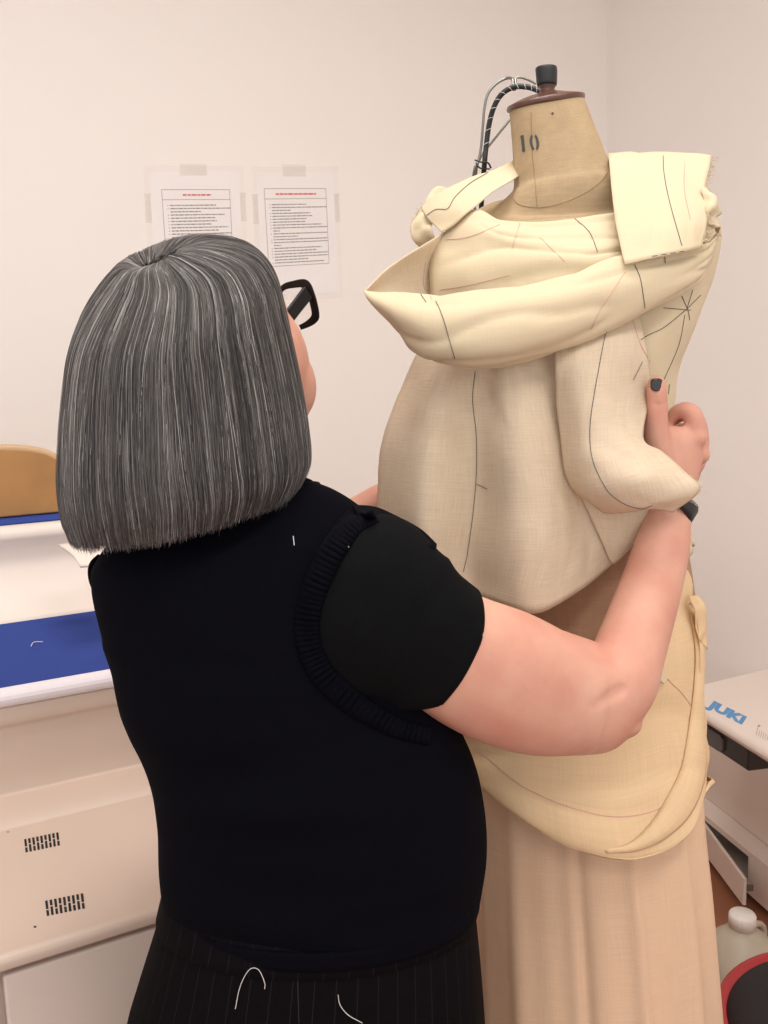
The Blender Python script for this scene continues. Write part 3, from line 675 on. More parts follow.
side = cloth('side_panel', [
    [(655, 172, 1.15), (685, 178, 1.16), (706, 182, 1.19), (700, 185, 1.25), (670, 185, 1.30)],
    [(655, 205, 1.12), (690, 205, 1.13), (712, 212, 1.17), (708, 212, 1.24), (670, 210, 1.31)],
    [(650, 235, 1.10), (695, 238, 1.125), (719, 236, 1.17), (712, 240, 1.25), (670, 240, 1.32)],
    [(640, 290, 1.10), (680, 290, 1.115), (707, 290, 1.165), (702, 290, 1.25), (665, 290, 1.32)],
    [(625, 340, 1.10), (662, 340, 1.11), (688, 340, 1.16), (684, 340, 1.24), (655, 340, 1.31)],
    [(615, 385, 1.105), (648, 385, 1.115), (674, 380, 1.16), (672, 385, 1.23), (650, 385, 1.30)],
    [(612, 440, 1.12), (640, 440, 1.13), (668, 440, 1.165), (672, 440, 1.23), (650, 440, 1.29)],
    [(612, 500, 1.13), (645, 500, 1.14), (672, 500, 1.165), (674, 500, 1.23), (650, 500, 1.29)],
    [(612, 548, 1.13), (648, 548, 1.135), (692, 545, 1.17), (686, 548, 1.23), (650, 548, 1.30)]], 'muslin', toile, nr=6, nc=8, wr=.003, ws=22, seed=12)
flap = cloth('shoulder_flap', [
    [(612, 160, 1.33), (645, 160, 1.34), (680, 160, 1.35), (708, 162, 1.34)],
    [(608, 153.5, 1.26), (643, 152, 1.27), (680, 153, 1.275), (711, 155, 1.26)],
    [(609, 163, 1.17), (645, 162, 1.175), (680, 162, 1.18), (710, 165, 1.18)],
    [(612, 190, 1.12), (648, 189, 1.125), (682, 188, 1.13), (705, 188, 1.14)],
    [(616, 225, 1.075), (652, 222, 1.075), (686, 219, 1.085), (707, 216, 1.105)],
    [(625, 264, 1.035), (655, 257, 1.045), (685, 251, 1.06), (702, 247, 1.08)]], 'muslin', toile, nr=8, nc=8, wr=.0025, ws=16, seed=21, wr2=.0007, cre=(.0015, 3, 3))
pl_rows = [
    [(425, 340, 1.12), (455, 340, 1.085), (474, 340, 1.085), (505, 340, 1.06), (532, 340, 1.065), (562, 340, 1.07), (592, 340, 1.08)],
    [(411, 366, 1.12), (445, 368, 1.075), (474, 370, 1.08), (505, 370, 1.05), (534, 370, 1.055), (564, 370, 1.065), (594, 370, 1.075)],
    [(394, 405, 1.12), (432, 408, 1.06), (472, 410, 1.08), (508, 410, 1.04), (540, 410, 1.045), (570, 410, 1.065), (598, 410, 1.08)],
    [(382, 445, 1.12), (424, 450, 1.05), (473, 450, 1.08), (512, 450, 1.03), (548, 450, 1.04), (577, 450, 1.065), (602, 450, 1.08)],
    [(378, 490, 1.12), (420, 495, 1.045), (473, 497, 1.08), (518, 497, 1.025), (556, 497, 1.035), (584, 495, 1.065), (607, 492, 1.08)],
    [(379, 530, 1.12), (420, 540, 1.045), (468, 545, 1.075), (522, 548, 1.02), (560, 545, 1.04), (590, 535, 1.07), (611, 525, 1.085)],
    [(384, 560, 1.12), (424, 580, 1.05), (466, 592, 1.07), (510, 608, 1.035), (541, 612.5, 1.03), (582, 589, 1.06), (614, 562, 1.085)]]
panel = cloth('front_panel', pl_rows, 'gauze', toile, nr=8, nc=8, wr=.002, ws=13, seed=31, wr2=.0005, ws2=60, cre=(.003, 6, 1.5))
wrap = cloth('pinned_panel', [
    [(552, 322, 1.075), (577, 318, 1.07), (604, 311, 1.075), (624, 305, 1.09), (634, 300, 1.105)],
    [(555, 362, 1.045), (580, 360, 1.03), (606, 357, 1.035), (630, 352, 1.055), (647, 350, 1.085)],
    [(557, 400, 1.045), (580, 399, 1.02), (604, 397, 1.022), (628, 394, 1.045), (650, 392, 1.085)],
    [(560, 435, 1.045), (582, 436, 1.015), (603, 435, 1.01), (624, 433, 1.02), (643, 437, 1.035)],
    [(563, 462, 1.045), (585, 465, 1.01), (605, 464, .998), (636, 455, 1.005), (662, 452, 1.035)],
    [(570, 485, 1.048), (590, 490, 1.015), (612, 487, .995), (646, 478, .99), (684, 472, 1.025)],
    [(580, 497, 1.052), (598, 505, 1.028), (622, 506, 1.01), (652, 503, 1.0), (700, 490, 1.02)],
    [(590, 502, 1.065), (604, 512, 1.045), (628, 511, 1.03), (650, 508, 1.02), (672, 512, 1.03)]], 'gauze', toile, nr=8, nc=9, wr=.002, ws=20, seed=41, wr2=.0003, cre=(.0013, 3, 4))
under = cloth('lower_point', [
    [(572, 480, 1.062), (600, 478, 1.055), (630, 478, 1.05), (662, 480, 1.07)],
    [(585, 505, 1.062), (606, 508, 1.055), (628, 510, 1.05), (655, 512, 1.07)],
    [(599, 535, 1.068), (612, 538, 1.063), (625, 538, 1.062), (642, 536, 1.07)],
    [(611, 562, 1.073), (614, 564, 1.073), (617, 562, 1.073), (621, 558, 1.075)]], 'gauze', toile, nr=7, nc=7, wr=.002, seed=51)
# pencil and stitched lines
marks('pencil_line', [inner, band, flapL, flap, strap, side, panel, wrap], [
    [(436, 302), (443, 318), (449, 338), (455, 358)], [(420, 294), (426, 303)],
    [(569, 216), (578, 222), (590, 234), (597, 252)],
    [(663, 154), (664, 175), (670, 205), (683, 252)],
    [(634, 265), (640, 280), (645, 312)],
    [(663, 308), (690, 310)], [(686, 309), (664, 327), (650, 334), (640, 340)], [(681, 296), (687, 310), (689, 320)], [(700, 295), (686, 309)], [(692, 290), (686, 309)],
    [(684, 315), (678, 345), (663, 380)],
    [(606, 331), (600, 360), (593, 400), (590, 432), (593, 460), (606, 488), (622, 502), (640, 508), (652, 505)],
    [(664, 257), (665, 264)],
    [(476, 367), (473, 400), (477, 440), (476, 485), (470, 540), (463, 572)], [(477, 484), (488, 489)],
    [(488, 173), (470, 184), (455, 198), (448, 209), (436, 210), (424, 218)]], 'ink', toile, r=.0004, off=.0012)
marks('faint_seam', [inner, band, flapL, flap, side, panel, wrap], [
    [(520, 223), (512, 250)], [(540, 238), (565, 262)], [(685, 158), (684, 190), (690, 220)], [(625, 272), (600, 310), (590, 330)],
    [(632, 320), (640, 345), (650, 362)], [(425, 262), (423, 285), (432, 300)], [(440, 290), (470, 285), (510, 275)],
    [(446, 240), (470, 237), (500, 225)]], 'redink', toile, r=.00035, off=.001)
st_ = []
for k in range(7):
    x = 652 + k * 9; y = 257 - k * 1.5; st_.append([(x, y), (x + 5, y - .8)])
marks('tacking_stitch', flap, st_, 'ink', toile, r=.0004)
for l_ in ([(641, 362), (632, 380)], [(668, 384), (667, 394)]): marks('pin', [side, wrap, panel], [l_], 'steel', toile, r=.0005, off=.002)
def fray(name, target, pts, nrm, n, ln, m='muslin', parent=None):
    mb = MB(); q = crm(np.array(pts, float), 12)
    for k in range(n):
        t = random.random() * (len(q) - 1); i = int(t); a = q[i] + (q[min(i + 1, len(q) - 1)] - q[i]) * (t - i)
        l = ln * random.uniform(.3, 1.3); an = random.uniform(-.8, .8); d = np.array([nrm[0] * math.cos(an) - nrm[1] * math.sin(an), nrm[0] * math.sin(an) + nrm[1] * math.cos(an)]) * l
        d = np.append(d, 0); j_ = np.append(np.random.default_rng(k).normal(0, 1, 2) * .6, 0); b = a + d * .5 + j_; c = a + d
        Y = a[2] if len(a) > 2 else 1.1
        mb.tube([P(a[0], a[1], Y), P(b[0], b[1], Y - .002), P(c[0], c[1], Y + random.uniform(-.004, .004))], .00028, 4, 0, 3)
    return mb.build(name, m, parent, merge=False)
o = fray('frayed_edge', None, [(712, 156, 1.25), (709, 170, 1.18), (705, 188, 1.14), (708, 216, 1.105), (702, 246, 1.08)], (1, .15), 110, 6, 'muslin', toile); o['kind'] = 'stuff'
o = fray('frayed_edge', None, [(716, 232, 1.13), (714, 245, 1.125), (708, 264, 1.12)], (1, .2), 30, 5, 'muslin', toile); o['kind'] = 'stuff'
o = fray('frayed_edge', None, [(684, 474, 1.025), (700, 490, 1.02), (680, 507, 1.03)], (1, .3), 16, 7, 'muslin', toile); o['kind'] = 'stuff'
o = fray('frayed_edge', None, [(424, 203, 1.18), (412, 225, 1.17), (417, 245, 1.17)], (-1, 0), 36, 3.5, 'muslin', toile); o['kind'] = 'stuff'
# torn ruffle at the right armhole
mb = MB(); mb.grid(sheet([[(700, 188, 1.13), (704, 200, 1.12), (703, 215, 1.11), (706, 232, 1.11)], [(708, 192, 1.13), (714, 204, 1.11), (709, 216, 1.10), (718, 228, 1.11)], [(712, 205, 1.15), (719, 214, 1.14), (714, 224, 1.12), (721, 236, 1.14)]], 8, 8, .008, 60, 9))
mb.build('torn_ruffle', 'muslin', toile, solid=.001, merge=False)
# ------------------------------------------------------------------ skirt toile
sk = thing('skirt_toile', 'cream cotton skirt toile with swagged hip drape hanging from the dress form', 'garment', P(600, 900, 1.12))
def pleat(th, t):
    # th 0 = right, 3pi/2 = towards the camera
    s = 0
    for c, w_, a in ((3.45, .10, .03), (3.9, .10, .05), (4.28, .10, -.03), (4.45, .05, -.05), (4.62, .07, .01), (4.88, .055, .055), (5.15, .12, .0), (5.4, .07, .035), (5.75, .10, .03), (.4, .1, .04), (.9, .1, -.03), (1.4, .1, .04), (1.9, .1, -.03), (2.5, .12, .04)):
        d = (th - c + math.pi) % (2 * math.pi) - math.pi; s += a * math.exp(-(d / w_) ** 2)
    return 1 + 1.5 * s * (.4 + .6 * t)
mb, _ = limb([(486, 640, 690, 630, 1.21, .10), (476, 740, 698, 730, 1.21, .115), (476, 820, 700, 812, 1.21, .13), (478, 900, 708, 892, 1.21, .14), (482, 1024, 717, 1015, 1.21, .155), (484, 1150, 728, 1140, 1.21, .17), (478, 1330, 752, 1320, 1.21, .19)], n=200, sub=8, cap0=False, cap1=False, mod=pleat)
skirt_o = mb.build('skirt', 'skirt', sk, solid=.0012)
hip = cloth('hip_drape', [
    [(450, 650, 1.26), (470, 650, 1.16), (505, 650, 1.12), (560, 648, 1.11), (606, 636, 1.105), (648, 585, 1.115), (683, 548, 1.165), (678, 552, 1.25), (640, 556, 1.30)],
    [(448, 670, 1.26), (468, 668, 1.15), (505, 668, 1.10), (560, 666, 1.08), (609, 660, 1.08), (655, 632, 1.095), (696, 610, 1.165), (690, 612, 1.25), (640, 618, 1.32)],
    [(448, 690, 1.26), (466, 690, 1.14), (505, 692, 1.085), (560, 692, 1.06), (612, 688, 1.06), (665, 684, 1.08), (700, 682, 1.15), (696, 685, 1.26), (640, 690, 1.35)],
    [(450, 740, 1.26), (467, 742, 1.13), (500, 750, 1.08), (560, 758, 1.05), (615, 756, 1.05), (668, 740, 1.075), (704, 738, 1.14), (700, 740, 1.27), (640, 745, 1.36)],
    [(452, 762, 1.25), (468, 768, 1.12), (500, 782, 1.07), (560, 806, 1.035), (622, 814, 1.035), (678, 792, 1.065), (707, 770, 1.13), (703, 765, 1.27), (640, 770, 1.37)],
    [(454, 778, 1.24), (470, 783, 1.115), (512, 812, 1.055), (566, 848, 1.03), (632, 862, 1.03), (686, 838, 1.055), (706, 790, 1.12), (702, 780, 1.27), (640, 782, 1.37)],
    [(456, 772, 1.25), (474, 778, 1.13), (514, 804, 1.07), (567, 839, 1.047), (630, 852, 1.047), (682, 830, 1.07), (706, 786, 1.13), (702, 776, 1.27), (640, 778, 1.36)]],
    'hip', sk, nr=8, nc=9, wr=.005, ws=10, seed=61, wr2=.0012, ws2=35, cre=(.004, 2.5, 5))
hb = bvh_of(hip); G = []
fe = crm(np.array([(697, 612, 690, 614), (700, 650, 694, 652), (700, 690, 692, 692), (703, 740, 686, 738), (702, 778, 680, 768), (690, 812, 669, 792), (666, 836, 652, 820), (636, 850, 630, 842), (606, 853, 604, 850)], float), 8)
for i, (xa, ya, xb, yb) in enumerate(fe):
    e_ = min(1, i / 8, (len(fe) - 1 - i) / 14); row = []
    for j in range(9):
        u = j / 8; h = hit(hb, xa + (xb - xa) * u, ya + (yb - ya) * u, .0005 + .0085 * e_ * (math.sin(math.pi * min(1, u * .75 + .12)) if u < .97 else .15))
        row.append(h or P(xa, ya, 1.13))
    G.append(row)
mb = MB(); mb.grid(G); mb.build('side_fold', 'hip', sk, solid=.001, merge=False)
cloth('waist_edge', [
    [(688, 596, 1.14), (698, 596, 1.14), (703, 604, 1.15)],
    [(694, 610, 1.13), (702, 608, 1.135), (707, 618, 1.15)],
    [(696, 625, 1.13), (701, 628, 1.135), (706, 632, 1.15)],
    [(698, 640, 1.13), (702, 642, 1.135), (707, 650, 1.15)]], 'hip', sk, nr=8, nc=5, wr=.004, ws=60, seed=71)
marks('stitched_seam', hip, [[(663, 672), (668, 680), (682, 694), (694, 712), (702, 728)], [(480, 752), (530, 790), (600, 815), (650, 812), (682, 792)]], 'redink', sk, r=.0006, off=.001)
mb = MB(); mb.grid(sheet([[(655, 668, 1.07), (664, 672, 1.07), (668, 678, 1.07)], [(652, 676, 1.065), (658, 680, 1.065), (664, 684, 1.065)]], 5, 5, .003, 60)); mb.build('seam_end', 'muslin', sk, solid=.002, merge=False)
# sheer cloth over the form's waist, its darker tan paints in the shade there
mb, _ = limb([(505, 500, 672, 492, 1.21, .093), (498, 545, 684, 540, 1.21, .092), (496, 600, 692, 592, 1.21, .098), (490, 660, 698, 650, 1.21, .108)], n=48, sub=5, cap0=False, cap1=False)
mb.build('shaded_waist', 'sheer', sk, solid=.001)
mb = MB(); mb.grid(sheet([[(683, 536, 1.10), (690, 540, 1.12)], [(684, 548, 1.10), (693, 550, 1.12)], [(683, 556, 1.10), (690, 556, 1.12)]], 5, 5, .003, 60)); mb.build('waist_tab', 'muslin', toile, solid=.0015, merge=False)
# ------------------------------------------------------------------ person
feet = Vector((-.15, 1.0, 0))
person = thing('person', 'person with grey bob in black knitted vest pinning the toile on the dress form', 'person', feet)
yaw = math.radians(32); FD = Vector((math.sin(yaw), math.cos(yaw), 0)); RD = Vector((math.cos(yaw), -math.sin(yaw), 0))
pit = math.radians(14)
HF = (FD * math.cos(pit) + Z * math.sin(pit)).normalized(); HU = (Z * math.cos(pit) - FD * math.sin(pit)).normalized()
HR = Matrix((RD, HF, HU)).transposed()
HC = P(235, 352, 1.0)
def hd(x, y, z): return HC + RD * x + HF * y + HU * z
mb = MB()
blob(mb, hd(-.002, -.022, .032), (.072, .092, .086), 20, HR)      # cranium
blob(mb, hd(0, .026, -.022), (.062, .064, .083), 20, HR)       # mid face
blob(mb, hd(0, .035, -.068), (.052, .05, .042), 16, HR)      # jaw
blob(mb, hd(0, .068, -.098), (.022, .018, .018), 12, HR)     # chin
for s in (-1, 1):
    blob(mb, hd(s * .029, .046, -.048), (.030, .032, .044), 12, HR)      # cheeks
    blob(mb, hd(s * .075, .0, -.012), (.008, .018, .030), 12, HR)        # ears
    blob(mb, hd(s * .016, .064, .030), (.018, .012, .008), 10, HR)       # brow
    blob(mb, hd(s * .011, .094, -.030), (.009, .010, .008), 10, HR)      # nostril wings
mb.tube([hd(0, .086, .022), hd(0, .093, .0), hd(0, .103, -.022), hd(0, .099, -.032)], [.009, .009, .0105, .010], 12)
mb.tube([hd(-.022, .083, -.058), hd(-.01, .093, -.0545), hd(0, .0945, -.056), hd(.01, .093, -.0545), hd(.022, .083, -.058)], [.003, .0055, .006, .0055, .003], 10)
mb.tube([hd(-.020, .082, -.064), hd(0, .091, -.0665), hd(.020, .082, -.064)], [.003, .0065, .003], 10)
neckb = P(222, 520, 1.0)
mb.tube([hd(0, -.02, -.03), hd(0, -.022, -.09), neckb, neckb - Z * .05], [.058, .055, .060, .075], 24)
# torso and hips
limb([(180, 520, 300, 505, .99, .06), (130, 560, 345, 545, .98, .07), (130, 620, 375, 615, .97, .085), (150, 700, 400, 695, .96, .09), (180, 770, 440, 765, .95, .09), (190, 830, 445, 825, .95, .09), (190, 900, 450, 890, .95, .09), (170, 1000, 450, 990, .96, .095), (180, 1080, 445, 1075, .96, .09)], n=40, sub=4, mb=mb)
# right arm : shoulder, upper arm, elbow, forearm, wrist
limb([(350, 560, 345, 640, .92, .03), (390, 548, 370, 675, .90, .045), (440, 572, 398, 695, .90, .050), (480, 596, 424, 712, .908, .052), (530, 614, 474, 738, .92, .054), (566, 632, 526, 752, .935, .050), (590, 645, 578, 753, .95, .046)], n=40, sub=5, mb=mb)
limb([(548, 625, 560, 754, .94, .046), (592, 640, 606, 749, .96, .045), (600, 642, 640, 712, .97, .0425), (607, 622, 655, 672, .99, .0395), (616, 596, 668, 632, 1.012, .037), (627, 566, 680, 590, 1.035, .033), (637, 536, 688, 552, 1.055, .028), (645, 515, 690, 524, 1.068, .024), (650, 498, 691, 505, 1.077, .021), (652, 484, 693, 488, 1.083, .020)], n=36, sub=5, mb=mb)
blob(mb, P(622, 722, .955), (.022, .024, .017), 12)
# hand
kn = [P(697, 438, 1.085), P(701, 455, 1.105), P(699, 470, 1.122), P(694, 484, 1.136)]
wr = P(672, 500, 1.083)
limb([(652, 492, 692, 496, 1.083, .020), (647, 472, 697, 480, 1.086, .021), (644, 452, 702, 462, 1.090, .021), (645, 436, 703, 442, 1.092, .020), (651, 425, 700, 429, 1.094, .013)], n=28, sub=4, mb=mb)
for k, p in enumerate(kn[:1]): blob(mb, p, .0125, 10)
blob(mb, kn[1], .0115, 10)
def finger(pts, rs): mb.tube(pts, rs, 14, 0, 6); blob(mb, pts[-1], rs[-1] * .98, 10)
finger([P(690, 455, 1.09), P(696, 432, 1.088), P(691, 413, 1.088), P(679, 411, 1.096), P(669, 420, 1.106)], [.0130, .0128, .0115, .0094, .0082])
finger([P(694, 462, 1.105), P(701, 444, 1.108), P(697, 420, 1.112), P(683, 415, 1.122), P(672, 421, 1.128)], [.011, .0105, .0095, .0083, .0072])
finger([P(692, 472, 1.118), P(699, 458, 1.126), P(695, 434, 1.132), P(682, 428, 1.142), P(672, 432, 1.147)], [.0105, .010, .009, .008, .007])
finger([P(688, 482, 1.128), P(694, 472, 1.140), P(690, 450, 1.146), P(680, 444, 1.154), P(671, 446, 1.158)], [.0095, .009, .008, .0072, .0062])
finger([P(672, 488, 1.083), P(661, 462, 1.078), P(656.5, 432, 1.072), P(657, 405, 1.068), P(656.5, 392, 1.067), P(656.5, 384, 1.067)], [.018, .0185, .0150, .0125, .0122, .0108])
# left arm, mostly behind the torso and the toile
mb.tube([P(158, 594, 1.08), P(212, 604, 1.16), P(285, 590, 1.20)], [.05, .046, .040], 24)
mb.tube([P(280, 592, 1.20), P(330, 540, 1.21), P(372, 506, 1.215), P(392, 494, 1.215)], [.041, .034, .024, .021], 24)
blob(mb, P(402, 488, 1.215), (.030, .016, .022), 12)
for k in range(4): finger([P(405, 480 + 7 * k, 1.215 + .002 * k), P(422, 474 + 7 * k, 1.212), P(436, 474 + 7 * k, 1.205)], [.0095, .0085, .007])
finger([P(395, 484, 1.21), P(408, 470, 1.20), P(420, 464, 1.195)], [.012, .010, .008])
# legs
for s in (-1, 1):
    hp = feet + RD * s * .09; mb.tube([Vector((hp.x, hp.y, .78)), Vector((hp.x, hp.y + .0, .48)), Vector((hp.x, hp.y, .45)), Vector((hp.x, hp.y - .01, .09))], [.07, .058, .054, .038], 20, 0, 4)
    f0 = Vector((hp.x, hp.y, .045)); mb.tube([f0 - FD * .05, f0 + FD * .03, f0 + FD * .12 - Z * .01, f0 + FD * .17 - Z * .018], [.03, .036, .032, .02], 16)
tmp = mb.build('body_tmp', 'skin', None)
rm = tmp.modifiers.new('r', 'REMESH'); rm.mode = 'VOXEL'; rm.voxel_size = .0028; rm.use_smooth_shade = True
sm = tmp.modifiers.new('s', 'SMOOTH'); sm.factor = .5; sm.iterations = 7
dg = bpy.context.evaluated_depsgraph_get(); bme = bpy.data.meshes.new_from_object(tmp.evaluated_get(dg)); bpy.data.objects.remove(tmp)
def crease(pts, depth, rad):
    Q = [P(*p) for p in pts]
    for v in bme.vertices:
        best = 9
        for a, b in zip(Q[:-1], Q[1:]):
            if (v.co - a).length > .12 and (v.co - b).length > .12: continue
            ab = b - a; t = max(0, min(1, (v.co - a).dot(ab) / ab.length_squared)); best = min(best, (v.co - a - ab * t).length)
        if best < rad * 2.5:
            v.co -= v.normal * depth * math.exp(-(best / rad) ** 2)
crease([(649, 403, 1.056), (657, 404.5, 1.056), (666, 402, 1.06)], .0016, .0022)
crease([(651, 399, 1.056), (665, 398, 1.06)], .0010, .0018)
crease([(573, 702, .905), (590, 705, .905), (606, 698, .91), (622, 690, .92)], .0035, .006)
crease([(600, 640, .95), (612, 652, .93), (622, 662, .925)], .003, .005)
bme.update()
bme.polygons.foreach_set('use_smooth', [True] * len(bme.polygons))
bme.materials.clear(); body = link('body', bme, person, ['skin']); bbv = bvh_of(body)
for s in (-1, 1):
    mb = MB(); blob(mb, hd(s * .029, .067, .006), .0118, 12, HR); mb.build('eye', 'capplastic', person)
# nail
mb = MB(); G = []
n0, n1 = hit(bbv, 656.6, 390, .0012), hit(bbv, 656.6, 383, .0014)
for i in range(11):
    v = i / 10; row = []
    for j in range(11):
        u = j / 10 * 2 - 1; wv = 6.0 * (1 if v < .75 else 1 - (v - .75) * 1.3) * (1 if v > .2 else .86 + v * .7)
        x = 656.6 + u * wv; y = 378.3 + 13 * v + (1.5 * u * u * (1 - v) - 1.3 * u * u * v)
        row.append(P(x, y, n1.y + (n0.y - n1.y) * (y - 383) / 7 + .0030 * u * u))
    G.append(row)
mb.grid(G); mb.build('thumb_nail', 'nail', person, solid=.0012, merge=False)
tt = [[(634, 545), (628, 556), (624, 566)], [(631, 546), (625, 560)], [(622, 566), (610, 590), (600, 605)]]
marks('tattoo', body, tt, 'tattoo', person, r=.0009, off=.0002)
# --- clothing
mb, _ = limb([(228, 500, 312, 486, .99, .054), (205, 506, 322, 490, .99, .062), (158, 520, 346, 500, .985, .075), (117, 545, 372, 520, .975, .088), (98, 570, 392, 548, .965, .10), (96, 590, 402, 585, .955, .107), (104, 625, 415, 625, .95, .112), (119, 680, 437, 680, .945, .115), (132, 725, 458, 728, .945, .116), (148, 765, 474, 765, .945, .118),
                (157, 800, 482, 800, .945, .120), (161, 835, 485, 832, .95, .122), (163, 865, 484, 860, .95, .122), (166, 888, 480, 884, .95, .120), (169, 900, 477, 897, .95, .118)], n=96, sub=6, cap1=False, mod=lambda th, t: 1 + (.012 * math.sin(7 * th + 9 * t) * max(0, t - .45)))
for i, v in enumerate(mb.v):
    q = Vector(v)
    if q.z < 1.25: mb.v[i] = tuple(q + Vector((0, 1, 0)) * .008 * noise.noise(Vector((q.x * 6, q.y * 6, q.z * 26))))
vest = mb.build('vest', 'vest', person, solid=.003); vb = bvh_of(vest)
# hem rib
Gv = limb([(169, 888, 478, 884, .95, .1225), (168, 905, 478, 901, .95, .122)], n=150, sub=4, mod=lambda th, t: 1 + .004 * math.sin(75 * th), cap0=False, cap1=False)[0]; Gv.build('hem_rib', 'vest', person, solid=.003)
# short sleeve
mb, _ = limb([(352, 516, 318, 660, .90, .058), (385, 514, 340, 692, .885, .062), (416, 530, 366, 700, .89, .060), (442, 555, 384, 704, .895, .058), (461, 578, 396, 706, .90, .056), (474, 590, 406, 704, .905, .055), (476, 592, 408, 704, .906, .055)], n=64, sub=6, cap1=False, cap0=False, mod=lambda th, t: 1 + .012 * math.sin(3 * th + 5 * t) + .006 * math.sin(7 * th - 8 * t))
for i, v in enumerate(mb.v):
    q = Vector(v); d_ = abs(noise.noise(Vector((q.x * 9 + q.z * 8, q.y * 9, q.z * 14 - q.x * 10)))); mb.v[i] = tuple(q + (q - P(400, 620, .9)).normalized() * .0055 * ((1 - d_) ** 3 - .5) * min(1, max(0, (P(470, 640, .9) - q).length / .09)))
sleeve = mb.build('sleeve', 'tee', person, solid=.002)
mb, _ = limb([(470, 574, 400, 713, .889, .0632), (484, 586, 410, 714, .893, .0625)], n=64, sub=4, cap1=False, cap0=False, mod=lambda th, t: 1.004); 
mb = MB(); mb.tube([P(150, 590, 1.07), P(162, 598, 1.10), P(185, 603, 1.135), P(208, 605, 1.165)], [.050, .056, .054, .052], 40, 0, 8); mb.build('sleeve', 'tee', person)
# ribbed armhole trim following the armhole of the vest
allb = bvh_of(vest, sleeve)
trim = [(372, 512), (352, 524), (336, 545), (322, 572), (311, 600), (307, 628), (312, 654), (326, 678), (350, 700), (378, 718), (404, 730), (430, 736)]
q = crm(np.array(trim, float), 22); mb = MB(); G = []
for i, (x, y) in enumerate(q):
    t = q[min(i + 1, len(q) - 1)] - q[max(i - 1, 0)]; t = t / np.linalg.norm(t); nx, ny = -t[1], t[0]
    wd = 12 if y < 700 else 12 - (y - 700) * .1; row = []
    for j in range(11):
        u = j / 10 * 2 - 1; bulge = .0065 * (1 - u ** 4); rib = .0014 * math.sin(i * 1.25) * (1 - u ** 6)
        h = hit(allb, x + nx * u * wd, y + ny * u * wd, 0)
        if h is None: h = P(x, y, .86)
        n_ = (CAM - h).normalized(); row.append(h + n_ * (.001 + bulge + rib))
    G.append(row)
A_np = np.array([[tuple(p) for p in r] for r in G])
for _ in range(3):
    A_np[1:-1] = A_np[1:-1] * .6 + .2 * (A_np[:-2] + A_np[2:]); A_np[:, 1:-1] = A_np[:, 1:-1] * .6 + .2 * (A_np[:, :-2] + A_np[:, 2:])
for i in range(len(A_np)):
    for j in range(11):
        n_ = (CAM - Vector(A_np[i, j])).normalized(); A_np[i, j] += np.array(n_) * .0013 * math.sin(i * 1.5) * (1 - (j / 5 - 1) ** 6)
mb.grid([[Vector(p) for p in r] for r in A_np]); mb.build('armhole_rib', 'vest', person, solid=.004, merge=False)
mb = MB(); mb.tube([P(*p) for p in ((101, 556, .97), (94, 566, .965), (94, 580, .96), (99, 598, .955))], [.004, .006, .006, .003], 8); mb.build('armhole_rib', 'vest', person)
# far shoulder ribbing and neckband
mb = MB(); mb.grid(sheet([[(352, 506, .93), (375, 508, .92), (398, 518, .91), (420, 530, .90), (436, 545, .90)], [(356, 513, .90), (374, 516, .885), (392, 524, .875), (412, 536, .87), (434, 550, .875)], [(360, 522, .89), (372, 524, .875), (386, 530, .868), (402, 538, .866), (420, 546, .868)]], 6, 10, .0)); mb.build('shoulder_rib', 'vest', person, solid=.003)
mb, _ = limb([(240, 494, 318, 484, .99, .056), (240, 502, 322, 491, .99, .058)], n=48, sub=2, cap0=False, cap1=False); mb.build('neckband', 'tee', person, solid=.004)
# trousers
def tl(th, t): return 1 + .004 * math.sin(9 * th)
rings = [(171, 872, 472, 868, .95, .113), (164, 900, 474, 895, .95, .117), (152, 940, 478, 935, .95, .121), (138, 985, 482, 980, .955, .126), (127, 1024, 485, 1020, .96, .13), (120, 1075, 487, 1070, .965, .132), (120, 1130, 480, 1125, .97, .128)]
mb, G = limb(rings, n=96, sub=6, cap0=False, mod=tl)
zc_ = G[-1][0].z
for s in (-1, 1):
    hp = feet + RD * s * .088; x0 = Vector((hp.x, hp.y, zc_ + .03))
    pts = [x0 + Z * .06, x0 - Z * .05, Vector((hp.x, hp.y, .45)), Vector((hp.x, hp.y - .01, .07))]; mb.tube(pts, [.09, .10, .085, .08], 32, 0, 6)
for i, v in enumerate(mb.v):
    q = Vector(v); mb.v[i] = tuple(q + Vector((0, 1, 0)) * .004 * noise.noise(Vector((q.x * 9, q.y * 9, q.z * 7))))
trousers = mb.build('trousers', 'trouser', person, merge=False); trb = bvh_of(trousers)
mb, _ = limb([(165, 884, 474, 880, .95, .1185), (158, 914, 477, 908, .95, .122)], n=96, sub=4, cap0=False, cap1=False, mod=tl); mb.build('waistband', 'trouser', person, solid=.002)
marks('back_seam', trousers, [[(297, 960), (298, 990), (299, 1023)]], 'black', person, r=.0008, off=0)
for s in (-1, 1):
    hp = feet + RD * s * .088; f0 = Vector((hp.x, hp.y, 0)); mb = MB()
    mb.tube([f0 - FD * .07 + Z * .045, f0 - FD * .02 + Z * .048, f0 + FD * .08 + Z * .042, f0 + FD * .17 + Z * .032, f0 + FD * .20 + Z * .03], [.034, .042, .042, .034, .018], 20, 0, 5)
    mb.box(f0 + FD * .06 + Z * .006, FD * .13, RD * .036, Z * .006); mb.build('shoe', 'darkplastic', person)
